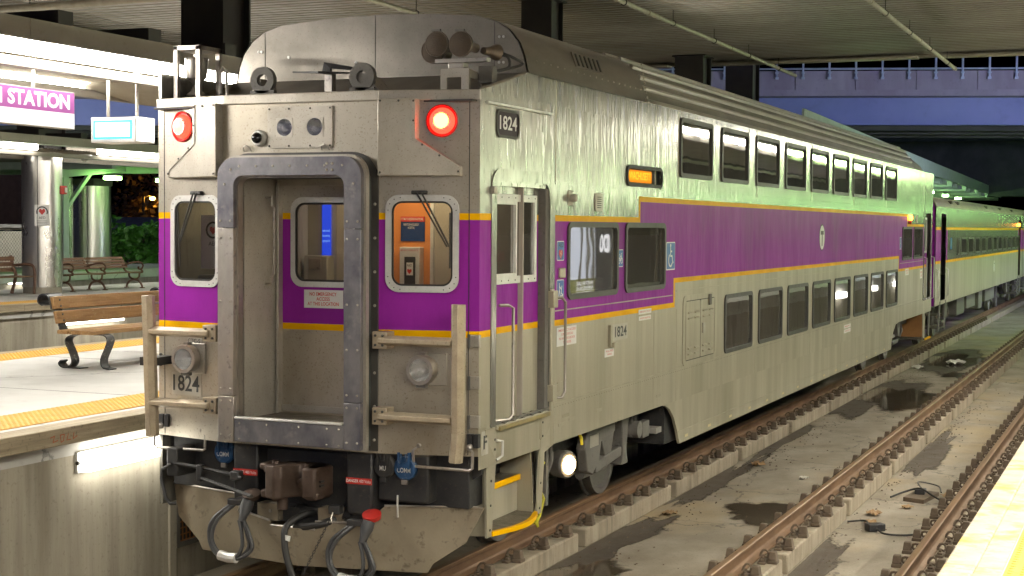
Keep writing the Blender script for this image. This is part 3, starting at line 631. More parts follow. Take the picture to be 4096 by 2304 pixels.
# windows in the facets
def facet_window(o, u, n, uc, side):
    t = bpy.data.objects.new('front_window', None); C.objects.link(t); t.parent = car
    zc = 2.828; ww, hh = .60, .775
    MB().ring(o + n * .002, u, Z, n, rrect(uc, zc, ww, hh, .11), rrect(uc, zc, ww - .10, hh - .10, .085), .014).build('window_frame', ALU, t)
    MB().ring(o - n * .006, u, Z, n, rrect(uc, zc, ww - .095, hh - .095, .088), rrect(uc, zc, ww - .13, hh - .13, .07), .012).build('gasket', RUB, t)
    MB().plate(pl3(o - n * .02, u, Z, rrect(uc, zc, ww - .08, hh - .08, .08)), n, .006).build('pane', PANE_F, t)
    m = MB()
    for a, b in rrect(uc, zc, ww - .045, hh - .045, .10, 3): m.cyl(o + u * a + Z * b + n * .015, o + u * a + Z * b + n * .019, .005, 6)
    stuff(m.build('frame_screws', GASK, t))
    # wiper
    wz = 3.235; wx = uc - .02 if side > 0 else uc + .03
    P = lambda a, b, d: o + u * a + Z * b + n * d
    MB().obox(P(wx, wz, .02), u, Z, n, .13, .03, .04).build('wiper_pivot', RUB, t, 35, .008)
    tip = (wx + .24, wz - .43) if side > 0 else (wx - .19, wz - .42)
    m = MB()
    for d in (-.02, .02): m.tube([P(wx + d, wz, .04), P(tip[0] + d * .5, tip[1], .04)], .008, 6)
    m.build('wiper_arm', RUB, t)
    MB().tube([P(tip[0] + (.012 if side > 0 else -.03), tip[1] + .27, .03), P(tip[0] + (.012 if side > 0 else -.0), tip[1] - .27 + (.06 if side < 0 else .1), .03)], .008, 6).build('wiper_blade', RUB, t)
facet_window(B0, gu, gn, .36, 1); facet_window(A0, fu, fn, fl - .36, -1)

# gangway: face frame panels, rim, bellows, recess, door
g = thing('gangway', '', ''); g.parent = car
for k in ('label', 'category'): del g[k]
def arch(hw, zt, r, zb, n=8):
    pts = [(-hw, zb)]
    for i in range(n + 1): a = R(180 - 90 * i / n); pts.append((-hw + r + r * math.cos(a), zt - r + r * math.sin(a)))
    for i in range(n + 1): a = R(90 - 90 * i / n); pts.append((hw - r + r * math.cos(a), zt - r + r * math.sin(a)))
    return pts + [(hw, zb)]
yf = -.38
def archband(out, inn, y0, y1, mat, name, par):
    m = MB(); k = len(out); P = lambda l, y: [(a, y, b) for a, b in l]
    vs = P(out, y0) + P(inn, y0) + P(out, y1) + P(inn, y1); fs = []
    for i in range(k - 1): fs += [(i, i + 1, k + i + 1, k + i), (i, i + 1, 2 * k + i + 1, 2 * k + i), (k + i, k + i + 1, 3 * k + i + 1, 3 * k + i), (2 * k + i, 2 * k + i + 1, 3 * k + i + 1, 3 * k + i)]
    fs += [(0, k, 3 * k, 2 * k), (k - 1, 2 * k - 1, 4 * k - 1, 3 * k - 1)]
    return m.add(vs, fs).build(name, mat, par, 35)
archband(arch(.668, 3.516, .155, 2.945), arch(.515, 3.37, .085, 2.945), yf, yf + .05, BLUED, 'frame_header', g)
for s in (-1, 1):
    a, b = sorted((s * .515, s * .668))
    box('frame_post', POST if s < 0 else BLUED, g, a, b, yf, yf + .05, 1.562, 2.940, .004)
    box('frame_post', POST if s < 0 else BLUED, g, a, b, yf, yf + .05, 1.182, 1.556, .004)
box('threshold_plate', BLUED, g, -.512, .512, yf + .006, yf + .05, 1.185, 1.372, .006)
box('threshold_edge', ALU, g, -.505, .505, yf - .004, yf + .06, 1.374, 1.392, .004)
archband(arch(.690, 3.535, .165, 1.17), arch(.650, 3.50, .145, 1.17), yf + .052, yf + .10, STEEL2, 'frame_rim', g)
archband(arch(.530, 3.385, .095, 1.39), arch(.500, 3.352, .075, 1.39), yf + .052, yf + .12, POST, 'inner_rim', g)
archband(arch(.665, 3.51, .20, 1.20), arch(.56, 3.40, .13, 1.20), yf + .101, -.2, CANVAS, 'bellows', g)
archband(arch(.725, 3.56, .24, 1.16), arch(.60, 3.43, .15, 1.16), -.2, -.182, GASK, 'bellows_flange', g)
m = MB()
for z in [1.24, 1.52, 1.62, 1.98, 2.34, 2.86, 3.0]:
    for x in (-.64, -.545, .545, .64): m.lathe([(.010, 0), (.010, .004), (.005, .008)], (x, yf, z), -Y, 8)
for x in [-.46 + .16 * i for i in range(7)]: m.lathe([(.010, 0), (.010, .004), (.005, .008)], (x, yf, 3.445), -Y, 8)
for x, z in ((-.60, 3.30), (.60, 3.30), (-.54, 3.42), (.36, 3.46), (.41, 3.46), (.36, 3.41), (.41, 3.41)): m.lathe([(.011, 0), (.011, .005), (.005, .01)], (x, yf, z), -Y, 8)
for x in (-.46, -.2, .1, .36, .47):
    for z in (1.21, 1.34): m.lathe([(.009, 0), (.009, .004), (.004, .008)], (x, yf + .006, z), -Y, 8)
stuff(m.build('frame_rivets', STEEL2, g))
m = MB()
for s in (-1, 1):
    for z in [1.25 + .27 * i for i in range(8)]: m.lathe([(.012, 0), (.012, .008), (.006, .014)], (s * .70, -.2, z), -Y, 8)
stuff(m.build('flange_bolts', STEEL2, g))
# recess walls, ceiling, floor
for s in (-1, 1):
    MB().plate([(s * .53, -.19, 1.33), (s * .425, .2, 1.33), (s * .425, .2, 3.36), (s * .53, -.19, 3.36)], (s, 0, 0), .02).build('recess_wall', STEEL2, g)
    box('jamb', STEEL2, g, *sorted((s * .40, s * .425)), .13, .21, 1.37, 3.34, .004)
    xh = s * .455
    MB().tube([(xh - s * .0, .02, 3.20), (xh - s * .06, .02, 3.20), (xh - s * .06, .02, 3.13), (xh - s * .065, .05, 3.11), (xh - s * .065, .05, 2.56), (xh - s * .06, .02, 2.54), (xh - s * .06, .02, 2.47), (xh, .02, 2.47)], .011, 8).build('grab_handle', POST, g)
box('recess_ceiling', CANVAS, g, -.53, .53, -.19, .2, 3.355, 3.37); box('recess_floor', MESHSTEEL, g, -.53, .53, yf + .06, .2, 1.345, 1.362)
box('door_header', STEEL2, g, -.42, .42, .15, .2, 3.30, 3.354)
box('tread_mat', MESHSTEEL, g, -.40, .46, yf + .075, .17, 1.363, 1.376, .003)
# end door
dr = bpy.data.objects.new('end_door', None); C.objects.link(dr); dr.parent = car
grid_wall((-.40, .2, 0), X, -Y, .80, 1.38, 3.34, [(.145, .655, 2.505, 3.145)], zone_front, (), CZ).build('door_leaf', [STEEL, PURPLE, YEL, STEEL], dr, 0)
MB().ring((0, .2, 0), X, Z, -Y, rrect(0, 2.826, .63, .757, .11), rrect(0, 2.826, .545, .665, .085), .014).build('window_frame', ALU, dr)
MB().ring((0, .206, 0), X, Z, -Y, rrect(0, 2.826, .55, .67, .09), rrect(0, 2.826, .505, .63, .07), .012).build('gasket', RUB, dr)
MB().plate(pl3((0, .222, 0), X, Z, rrect(0, 2.826, .56, .68, .08)), -Y, .005).build('pane', PANE_F, dr)
box('kick_sill', STEEL2, dr, -.40, .40, .185, .199, 1.385, 1.44, .003)
sg = box('notice', WHITE, dr, -.186, .19, .193, .1995, 2.272, 2.424)
for i, s in enumerate(('NO EMERGENCY', 'ACCESS', 'AT THIS LOCATION')): text('notice_lettering', s, .042, (0, .192, 2.388 - i * .041), X, Z, REDINK, sg, .012, (.26, .13, .30)[i])

# boxes either side at lamp height
for s in (-1, 1):
    pts = [(.755, 3.975), (1.045, 3.975), (1.045, 3.66), (1.385, 3.44), (1.385, 3.365), (.755, 3.365)]
    hy = lambda a: -.275 + (a - .755) * .33
    MB().plate([(s * a, hy(a), b) for a, b in pts], Vector((s * .0, 1, 0)), .2).build('side_housing', STEEL2, car, 35, .008)
    fp = [(1.02, 3.972), (1.045, 3.972), (1.045, 3.66), (1.385, 3.44), (1.385, 3.365), (1.36, 3.365), (1.36, 3.425), (1.02, 3.645)]
    MB().plate([(s * a, hy(a) - .002, b) for a, b in fp], -Y, .006).build('housing_flange', STEEL2, car)
    m = MB()
    for a, b in ((.78, 3.955), (.92, 3.955), (1.032, 3.955), (1.032, 3.80), (1.10, 3.61), (1.23, 3.525), (1.372, 3.40), (.78, 3.39)): m.lathe([(.009, 0), (.009, .005), (.004, .009)], (s * a, hy(a) - .006, b), -Y, 8)
    stuff(m.build('housing_screws', GASK, car))
    # marker lamp
    uc = (1.226 - .72) / (Wd - .72) * fl if s > 0 else fl - (1.226 - .72) / (Wd - .72) * fl
    o, u, n = (B0, gu, gn) if s > 0 else (A0, fu, fn); c0 = o + u * uc + Z * 3.80
    lp = MB().lathe([(.128, -.02), (.132, .012), (.120, .018), (.116, .004)], c0, n, 28).build('marker_lamp', REDP, car)
    MB().lathe([(.105, .004), (.10, .02), (.082, .035), (.08, .036)], c0, n, 28).build('lamp_bowl', REDR, lp)
    MB().lathe([(.060, .036), (.058, .048), (.042, .058), (.015, .062)], c0, n, 24).build('led_cluster', REDL, lp)
    MB().ring(c0 + n * .037, u, Z, n, circ(0, 0, .072, 24), circ(0, 0, .060, 24), .014).build('bezel', ALU, lp)
# headlight plate
hp = MB().ring((0, -.182, 0), X, Z, -Y, rrect(0, 3.766, .606, .338, .012), rrect(0, 3.766, .60, .332, .012), .014).build('headlight_plate', STEEL2, car)
m = grid_wall((-.30, -.196, 0), X, -Y, .60, 3.60, 3.932, [(.158 - .073, .158 + .073, 3.69, 3.842), (.442 - .073, .442 + .073, 3.69, 3.842)], lambda u, z: 0); m.build('plate_face', STEEL2, hp, 0)
for x in (-.142, .142):
    MB().ring((x, -.197, 3.766), X, Z, -Y, rrect(0, 0, .156, .156, .002, 6), circ28 if False else [(.073 * math.cos(R(a)), .073 * math.sin(R(a))) for a in [q * 360 / 28 - 0 for q in range(28)]], .004).build('lamp_surround', STEEL2, hp)
    MB().lathe([(.004, .085), (.03, .075), (.055, .045), (.070, 0), (.074, 0), (.06, .05), (.03, .085)], (x, -.198, 3.766), Y, 24).build('reflector', CHROME, hp, 0)
    MB().plate(pl3((x, -.196, 3.766), X, Z, circ(0, 0, .073)), -Y, .003).build('lamp_glass', LENS, hp)
m = MB()
for x in (-.285, -.1, .1, .285):
    for z in (3.615, 3.917): m.lathe([(.008, 0), (.008, .005), (.003, .009)], (x, -.197, z), -Y, 8)
stuff(m.build('plate_screws', GASK, hp))
cd = MB().lathe([(.066, 0), (.068, .02), (.058, .045)], (-.385, -.18, 3.683), -Y, 20).build('camera_housing', ALU, car)
MB().lathe([(.046, 0), (.044, .02), (.03, .04), (.012, .05)], (-.385, -.225, 3.683), Vector((.15, -1, -.2)), 16).build('camera_dome', pbr('camera_glass', (.01, .01, .012), None, (.03, .05)), cd)
for x in (-.50, .24): MB().tube([(x - .035, -.19, 3.575), (x - .03, -.21, 3.61), (x, -.22, 3.625), (x + .03, -.21, 3.61), (x + .035, -.19, 3.575)], .006, 6).build('lifting_eye', STEEL2, car)

# ditch lamps, number, bars
for s in (-1, 1):
    x = s * 1.115; yb = -.18 * (Wd - abs(x)) / (Wd - .72); o, u, n = (B0, gu, gn) if s > 0 else (A0, fu, fn)
    uc = (abs(x) - .72) / (Wd - .72) * fl if s > 0 else fl - (abs(x) - .72) / (Wd - .72) * fl
    c0 = o + u * uc + Z * 1.83
    b0 = MB().obox(c0 + n * .01 + u * .03, u, Z, n, .27, .26, .02).build('lamp_bracket', STEEL2, car, 35, .006)
    c1 = Vector((c0.x, c0.y - .01, 1.83)); ax = -Y
    MB().lathe([(.105, 0), (.118, .05), (.122, .12), (.118, .13), (.108, .128)], c1, ax, 28, caps=False).build('lamp_barrel', GREYIRON if False else POST, b0)
    MB().ring(c1 + ax * .118, X, Z, ax, circ(0, 0, .114, 28), circ(0, 0, .090, 28), .014).build('lamp_bezel', POST, b0)
    MB().lathe([(.004, .0), (.03, .012), (.06, .045), (.088, .10), (.092, .10), (.07, .03), (.03, 0)], c1 + ax * .015, ax, 24).build('reflector', CHROME, b0, 0)
    MB().plate(pl3(c1 + ax * .118, X, Z, circ(0, 0, .09)), ax, .003).build('lamp_glass', LENS, b0)
    MB().obox(c1 + ax * .06 + Z * .127, X, Z, ax, .05, .025, .05).build('barrel_clip', POST, b0)
    MB().obox(c1 + ax * .08 - Z * .13, X, Z, ax, .08, .025, .05).build('barrel_foot', GREYIRON, b0)
    # collision guard: post and two bars
    gd = bpy.data.objects.new('guard_rail', None); C.objects.link(gd); gd.parent = car
    xo = 1.475 if s > 0 else 1.425
    def octo(x0, z0, x1, z1, wx, mat, nm):
        m = MB(); y0, y1 = -.345, -.255; pr_ = [(-.5, 0), (-.22, -1), (.22, -1), (.5, 0), (.5, 1), (-.5, 1)]
        d = Vector((x1 - x0, 0, z1 - z0)); L = d.length; d.normalize(); pe = Vector((d.z, 0, -d.x))
        vs = [Vector((x0, -.30, z0)) + pe * (a * wx) + Y * (b * .045) for a, b in pr_] + [Vector((x1, -.30, z1)) + pe * (a * wx) + Y * (b * .045) for a, b in pr_]
        m.add(vs, [tuple(range(6)), tuple(range(6, 12))] + [(i, (i + 1) % 6, 6 + (i + 1) % 6, 6 + i) for i in range(6)]); return m.build(nm, mat, gd, 20, .004)
    if s > 0:
        octo(xo, 1.36, xo, 2.362, .105, BAR, 'guard_post'); octo(xo - .02, 1.13, xo + .004, 1.365, .105, BAR, 'guard_post_toe')
    else:
        octo(-1.39, 1.172, -1.43, 2.362, .105, BAR, 'guard_post')
    for z in (2.062, 1.458): octo(s * .80, z, s * (xo - .04), z, .075, BAR, 'guard_bar')
    for z in (2.062, 1.458):
        bq = box('guard_bracket', BAR, gd, *sorted((s * .735, s * .865)), -.31, -.18, z - .068, z + .068, .005)
        m = MB()
        for a in (.765, .83):
            for b in (-.038, .038): m.lathe([(.011, 0), (.011, .008), (.005, .012)], (s * a, -.312, z + b), -Y, 6)
        stuff(m.build('bracket_bolts', GASK, bq))
    # hinges and rollers on the corner
    for z in (2.06, 1.73, 1.42) if s > 0 else (1.80,):
        hx = s * 1.50
        hb = box('hinge_plate', STEEL2, gd, hx - .045, hx + .045, -.035 + (0 if s > 0 else 0), .0, z - .05, z + .05, .004)
        MB().cyl((s * 1.465, -.06, z - .055), (s * 1.465, -.06, z + .055), .012, 8).build('hinge_pin', GASK, hb)
        if s < 0: MB().box(-1.52, -1.36, -.28, -.02, z - .035, z + .035).build('strap', RUB, hb)
    for dx in (0, .055): box('latch_block', IRON, gd, s * 1.47 + dx - .022, s * 1.47 + dx + .022, -.055, -.005, 1.215, 1.325, .004)
    # stirrup handles under the front
    P = ((1.049, 1.215), (1.005, 1.175), (1.008, 1.060), (1.03, 1.047), (1.50, 1.045), (1.525, 1.06), (1.528, 1.19), (1.485, 1.225))
    st = MB().tube([(s * a - (0 if s > 0 else -.035), -.115 if 0 < i < 7 else -.09, b) for i, (a, b) in enumerate(P)], .0125, 8).build('stirrup_handle', POST, car)
    for a, b in (P[0], P[-1]): MB().lathe([(.026, 0), (.026, .03), (.014, .045)], (s * a - (0 if s > 0 else -.035), -.07, b), -Y, 8).build('stirrup_foot', POST, st)
lb = MB().obox(A0 + fu * (fl - (1.185 - .72) / (Wd - .72) * fl) + Z * 1.60 + fn * .002, fu, Z, fn, .36, .19, .003).build('number_label', LABELGREY, car)
text('number_lettering', '1824', .19, A0 + fu * (fl - (1.185 - .72) / (Wd - .72) * fl) + Z * 1.60 + fn * .004, fu, Z, INK, lb, .016, .325)
lb = MB().obox(A0 + fu * (fl - (1.09 - .72) / (Wd - .72) * fl) + Z * 1.975 + fn * .002, fu, Z, fn, .17, .06, .002).build('class_label', LABELGREY, car)
text('class_lettering', 'CTC-5', .05, A0 + fu * (fl - (1.09 - .72) / (Wd - .72) * fl) + Z * 1.975 + fn * .003, fu, Z, INK, lb, .006, .15)

# ---------------------------------------------------------------- cab and vestibule interior seen through the glass
it = bpy.data.objects.new('vestibule', None); C.objects.link(it); it.parent = car
box('interior_floor', INTER, it, -1.5, 1.5, .22, 1.9, 1.30, 1.33); box('interior_ceiling', LINER, it, -1.5, 1.5, .12, 1.9, 3.40, 3.43)
box('rear_wall', ORANGEW, it, .24, .655, .95, .97, 1.33, 3.40); box('rear_wall', LINER, it, .657, 1.5, .95, .97, 1.33, 3.40); box('rear_wall', INTER, it, -.60, -.302, .95, .97, 1.33, 3.40); box('rear_wall', LINER, it, -.30, .238, .951, .97, 1.33, 3.40)
box('partition', INTER, it, -.63, -.60, .26, .97, 1.33, 3.40); box('cab_wall', INTER, it, -1.5, -.63, 1.2, 1.22, 1.33, 3.40)
box('ceiling_lamp', INTL, it, .45, 1.05, .35, .75, 3.375, 3.395); box('ceiling_lamp', INTL, it, -.2, .2, .45, .7, 3.375, 3.395)
po = box('poster', pbr('navy_poster', (.02, .05, .16), None, (.3, .4)), it, .345, .578, .940, .948, 2.835, 3.05); box('poster_banner', REDINK, po, .345, .578, .934, .939, 3.005, 3.05)
text('poster_lettering', "IT'S TIME TO REDEFINE HEALTHCARE.", .03, (.46, .933, 3.027), X, Z, WHITE, po, .004, .22)
text('poster_lettering', 'NEWTON-WELLESLEY\nHOSPITAL', .03, (.45, .939, 2.965), X, Z, WHITE, po, .003, .15)
ae = box('defibrillator_cabinet', ALU, it, .375, .568, .86, .948, 2.40, 2.785, .006); box('cabinet_window', RUB, ae, .425, .53, .854, .859, 2.45, 2.70)
aa = box('cabinet_label', WHITE, ae, .45, .51, .846, .853, 2.54, 2.65); text('label_lettering', 'AED', .03, (.48, .845, 2.625), X, Z, INK, aa, .01, .05)
MB().plate(pl3((.48, .845, 2.575), X, Z, [(0, -.025), (.022, 0), (.02, .016), (.009, .02), (0, .011), (-.009, .02), (-.02, .016), (-.022, 0)]), -Y, .002).build('heart_mark', REDINK, aa)
text('cabinet_lettering', 'EMERGENCY DEFIBRILLATOR', .02, (.472, .857, 2.755), X, Z, REDINK, ae, .002, .17)
box('grab_pole', ALU, it, .70, .73, .8, .83, 1.33, 3.40)
sc_ = box('screen_panel', BLUESCR, it, -.44, -.35, .93, .94, 2.60, 3.22)
for i, q in enumerate(('Discover where', 'your home could', 'be losing energy.')): text('screen_lettering', q, .03, (-.395, .929, 2.92 - i * .045), X, Z, emit('screen_text' + str(i), (.25, .5, 1), .4), sc_, .003, .075, mirror=True)
cs = box('control_stand', INTER, it, -.55, -.31, .80, .93, 1.33, 2.70, .01); box('control_panel', POST, cs, -.50, -.37, .79, .799, 2.58, 2.68, .004)
box('cab_fill_lamp', INTL, it, -1.25, -.85, .5, .9, 3.375, 3.395); ds = box('driver_desk', IRON, it, -1.45, -.65, .45, .95, 1.33, 2.52, .03); box('seat_back', RUB, ds, -1.3, -.9, 1.02, 1.14, 2.0, 2.9, .05)  # ceiling light in the cab is added to lift its dark interior
pn = box('posted_notice', WHITE, it, -1.262, -1.04, .25, .255, 2.58, 3.05)
MB().plate(pl3((-1.135, .249, 2.92), X, Z, [(0, -.04), (.035, 0), (.032, .025), (.012, .03), (0, .015), (-.012, .03), (-.032, .025), (-.035, 0)]), -Y, .002).build('heart_mark', REDINK, pn)
MB().ring((-1.135, .249, 2.92), X, Z, -Y, circ(0, 0, .075), circ(0, 0, .058), .002).build('ring_mark', INK, pn)
text('notice_lettering', 'AED', .05, (-1.135, .249, 2.80), X, Z, INK, pn, .004, .09)
#PART4
# ---------------------------------------------------------------- underframe at the front
box('buffer_beam', IRON, car, -1.42, 1.42, .06, .5, .70, 1.139, .01)
for s in (-1, 1): MB().plate([(s * 1.5, .15, 1.139), (s * 1.5, .15, .98), (s * .95, .15, .62), (s * .55, .15, .62), (s * .55, .15, 1.139)], -Y, .03).build('underframe_web', IRON, car)
box('centre_sill', IRON, car, -.42, .42, -.02, .8, .62, 1.10, .015); box('draft_gear_carrier', IRON, car, -.62, .62, -.12, .1, .50, .64, .012)
for s in (-1, 1):
    ph = box('draft_pocket', IRON, car, *sorted((s * .42, s * .66)), -.16, .12, .62, 1.135, .02)
    lab = box('danger_label', REDP, ph, s * .54 - .118, s * .54 + .118, -.168, -.1605, .875, .925)
    text('label_lettering', 'DANGER 480 Volts', .036, (s * .54, -.169, .90), X, Z, WHITE, lab, .004, .222)
# coupler
cp = bpy.data.objects.new('coupler', None); C.objects.link(cp); cp.parent = car; cp.location = (.0, .30, .10); cp.scale = (.9, .9, .88)
MB().plate([(-.16, -.42, .78), (.13, -.42, .78), (.13, -.42, 1.02), (-.16, -.42, 1.02)], Y, .5).build('shank', COUP, cp, 35, .02)
MB().plate([(-.24, -.78, 1.03), (-.15, -.80, 1.03), (-.12, -.58, 1.03), (.10, -.52, 1.03), (.16, -.72, 1.03), (.27, -.70, 1.03), (.29, -.48, 1.03), (.16, -.38, 1.03), (-.16, -.38, 1.03), (-.25, -.55, 1.03)], -Z, .06).build('head_top', COUP, cp, 35, .018)
MB().plate([(-.22, -.76, .80), (-.14, -.78, .80), (-.12, -.58, .80), (.10, -.52, .80), (.16, -.72, .80), (.27, -.70, .80), (.29, -.48, .80), (.16, -.38, .80), (-.16, -.38, .80), (-.25, -.55, .80)], -Z, .07).build('head_bottom', COUP, cp, 35, .018)
m = MB(); m.box(-.20, .26, -.50, -.38, .81, 1.03); m.build('head_body', COUP, cp, 35, .03)
MB().plate([(.13, -.74, .745), (.26, -.71, .745), (.30, -.52, .745), (.30, -.44, .745), (.13, -.5, .745)], Z, .285).build('guard_arm', COUP, cp, 35, .022)
kn = MB().plate([(-.21, -.80, .735), (-.10, -.84, .735), (-.03, -.80, .735), (-.01, -.68, .735), (.05, -.60, .735), (.10, -.60, .735), (.10, -.54, .735), (-.02, -.54, .735), (-.14, -.60, .735), (-.20, -.66, .735)], Z, .315).build('knuckle', COUP, cp, 35, .02)
MB().cyl((-.155, -.70, .70), (-.155, -.70, 1.075), .035, 12).build('knuckle_pin', COUP, cp); MB().cyl((-.11, -.66, .62), (-.11, -.66, .74), .05, 12).build('pin_boss', COUP, cp)
m = MB(); m.cyl((.06, -.62, .86), (.13, -.66, .90), .045, 10); m.cyl((-.02, -.6, .9), (.08, -.63, .88), .03, 8); m.build('lock_lug', COUP, cp, 35, .006)
box('upper_lug', COUP, cp, -.31, -.215, -.74, -.50, .985, 1.05, .02); box('lower_lug', COUP, cp, -.31, -.215, -.72, -.50, .72, .80, .02); box('jaw_side', COUP, cp, -.305, -.255, -.62, -.48, .78, 1.0, .012)
box('knuckle_slot', RUB, cp, -.0, .125, -.575, -.52, .80, .985)
for z in (.86, .90): MB().cyl((.281, -.66, z), (.283, -.6, z), .012, 8).build('arm_hole', RUB, cp)
# uncoupling lever
ul = MB().tube([(-1.22, -.2, .935), (-.95, -.2, .912), (-.62, -.24, .885), (-.5, -.28, .87)], .016, 8).build('uncoupling_rod', IRON, car)
MB().tube([(-.93, -.23, .83), (-.6, -.36, .80), (-.2, -.60, .79)], .016, 8).build('lower_rod', IRON, ul)
box('rod_link', IRON, ul, -.975, -.925, -.245, -.185, .80, .945, .01); box('rod_mount', IRON, ul, -1.30, -1.19, -.21, .1, .82, 1.06, .012); box('rod_clamp', IRON, ul, -.62, -.53, -.28, -.2, .84, .92, .012)
MB().tube([(-1.24, -.22, .93), (-1.32, -.24, .88), (-1.33, -.24, .80), (-1.27, -.26, .64), (-1.22, -.27, .60), (-1.18, -.24, .60)], .016, 8).build('lever_handle', IRON, ul)
# jumper receptacles
def jumper(x, z, mat, word, yb=.0):
    j = MB().lathe([(.098, 0), (.10, .03), (.085, .045), (.03, .05)], (x, yb, z), -Y, 22).build('jumper_cover', mat, car)
    m = MB(); m.box(x - .055, x - .035, yb - .062, yb - .03, z, z + .13); m.box(x + .035, x + .055, yb - .062, yb - .03, z, z + .13); m.tube([(x - .02, yb - .06, z + .12), (x - .02, yb - .06, z + .05), (x + .02, yb - .06, z + .05), (x + .02, yb - .06, z + .12)], .006, 6); m.build('cover_hinge', mat, j)
    box('cover_tab', POST if mat is BLUEP else IRON, j, x - .025, x + .025, yb - .05, yb - .02, z - .13, z - .09, .004)
    text('cover_lettering', word, .055, (x, yb - .0515, z - .015), X, Z, WHITE, j, .006, .12 if len(word) > 2 else .055)
jumper(-.87, 1.02, BLUEP, 'COMM', .05); jumper(-.685, 1.015, IRON, 'MU', .05); jumper(.745, 1.03, IRON, 'MU', -.09); jumper(.935, 1.025, BLUEP, 'COMM', -.09)
jb = box('jumper_box', IRON, car, .665, 1.13, -.085, .14, .74, 1.13, .02); MB().tube([(.86, -.10, .80), (.86, -.105, .72), (.862, -.10, .62)], .008, 6).build('box_latch', ALU, jb)
# plough pilot
pl = bpy.data.objects.new('pilot', None); C.objects.link(pl); pl.parent = car
def pil(pts, nm='plough_plate'): 
    return MB().plate(pts, (0, .9, .1), .018).build(nm, PILOT, pl, 20, .003)
NZ = .165
pil([(-1.50, .175, .69), (-.66, -.115, .70), (-.50, -.17, .56), (-.24, -.255, .53), (-.24, -.26, .50), (0, -.33, .50), (0, -.20, NZ), (-1.08, 0, NZ), (-1.12, .005, .24), (-1.38, .08, .42)])
pil([(1.50, .175, .70), (1.38, .08, .42), (1.12, .005, .24), (1.08, 0, NZ), (0, -.20, NZ), (0, -.33, .50), (.20, -.275, .50), (.20, -.27, .56), (.58, -.15, .56), (.74, -.09, .70)])
for a, b in (((-1.49, .165, .695), (-.66, -.125, .705)), ((1.49, .165, .705), (.74, -.10, .705)), ((-.50, -.18, .563), (-.24, -.265, .535)), ((-.22, -.275, .50), (.20, -.285, .50)), ((.20, -.28, .563), (.58, -.16, .563))):
    MB().tube([a, b], .010, 6).build('rolled_edge', POST, pl)
for x in (-.30, .28): 
    b0 = box('pilot_bracket', PILOT, pl, x - .10, x + .10, -.20, -.06, .52, .66, .004); MB().lathe([(.014, 0), (.014, .012)], (x + .03, -.2, .60), -Y, 6).build('bolt', POST, b0)
for x in (-.52, .36):
    cb = box('chain_bracket', IRON, pl, x - .05, x + .05, -.26, -.18, .63, .70, .006); MB().tube([(x, -.27, .65), (x - .01, -.285, .60), (x + .01, -.29, .56), (x, -.28, .6)], .006, 6).build('chain_hook', POST, cb)
m = MB(); a, b = Vector((.34, -.30, .58)), Vector((.10, -.42, .02))
for i in range(26):
    p, q = a.lerp(b, i / 26), a.lerp(b, (i + 1.15) / 26); e = Vector((.007, .004, 0)) if i % 2 else Vector((.002, -.008, 0)); m.tube([p + e, q + e, q - e, p - e], .0026, 4, closed=True)
m.build('chain', IRON, pl)
# cables and hoses
def bez(p, n=14):
    out = []; P = [Vector(q) for q in p]; P = [P[0] * 2 - P[1]] + P + [P[-1] * 2 - P[-2]]
    for i in range(1, len(P) - 2):
        for k in range(n // 2):
            t = k / (n // 2); a, b, c, d = P[i - 1:i + 3]; out.append(.5 * ((2 * b) + (c - a) * t + (2 * a - 5 * b + 4 * c - d) * t * t + (3 * b - a - 3 * c + d) * t ** 3))
    return out + [P[-2]]
def jumper_cable(sx, top, red, flip):
    j = MB().lathe([(.075, 0), (.078, .035), (.04, .05)], top + Vector((.0, .02, .02)), Vector((.1, -.4, 1)), 18).build('cable_plug', red, car)
    MB().lathe([(.05, 0), (.055, .06), (.035, .13), (.03, .18)], top + Vector((0, -.03, 0)), Vector((flip * -.15, -.35, -.9)), 14).build('plug_body', CABLE, j)
    e0 = top + Vector((flip * -.03, -.09, -.16)); e1 = top + Vector((flip * -.12, -.03, -.02))
    for i in range(3):
        d = Vector((.022 * (i - 1), .014 * (i % 2), 0)); w_ = flip
        MB().tube(bez([e0 + d, e0 + d * 1.6 + Vector((w_ * .05, -.02, -.10)), e0 + d * 2.2 + Vector((w_ * .07, -.03, -.22)), e0 + d + Vector((w_ * -.03, -.03, -.31)), e0 + d + Vector((w_ * -.2, -.02, -.30)), e0 + d * .6 + Vector((w_ * -.30, 0, -.18)), e0 + d + Vector((w_ * -.27, .02, -.02)), e1 + d * .6]), .0165, 8).build('cable_strand', CABLE, j)
    c1 = e0 + Vector((w_ * -.03, -.03, -.31)); c2 = e0 + Vector((w_ * -.2, -.02, -.30)); MB().tube([c1, (c1 + c2) / 2 + Vector((0, 0, -.008)), c2], .042, 10).build('cable_sleeve', ALU if flip > 0 else PILOT, j)
    MB().obox(e1, X, Z, Y, .14, .05, .06).build('cable_clamp', IRON, j, 35, .008)
jumper_cable(0, Vector((-.40, -.30, .70)), COUP, 1); jumper_cable(1, Vector((.68, -.22, .60)), REDP, 1)
hs = MB().tube(bez([(.14, .0, .58), (.06, -.2, .60), (-.02, -.36, .52), (.0, -.42, .38), (.06, -.45, .22), (.14, -.46, .06), (.17, -.46, .02)]), .028, 10).build('air_hose', RUB, car)
MB().cyl((.0, -.385, .45), (.0, -.40, .41), .033, 10).build('hose_tape', ALU, hs); MB().cyl((.12, -.462, .10), (.155, -.464, .035), .034, 10).build('hose_ferrule', ALU, hs)
MB().lathe([(.03, 0), (.045, .03), (.05, .08), (.03, .12)], (.16, -.47, .03), Vector((.5, -.2, -1)), 12).build('glad_hand', ALU, hs)
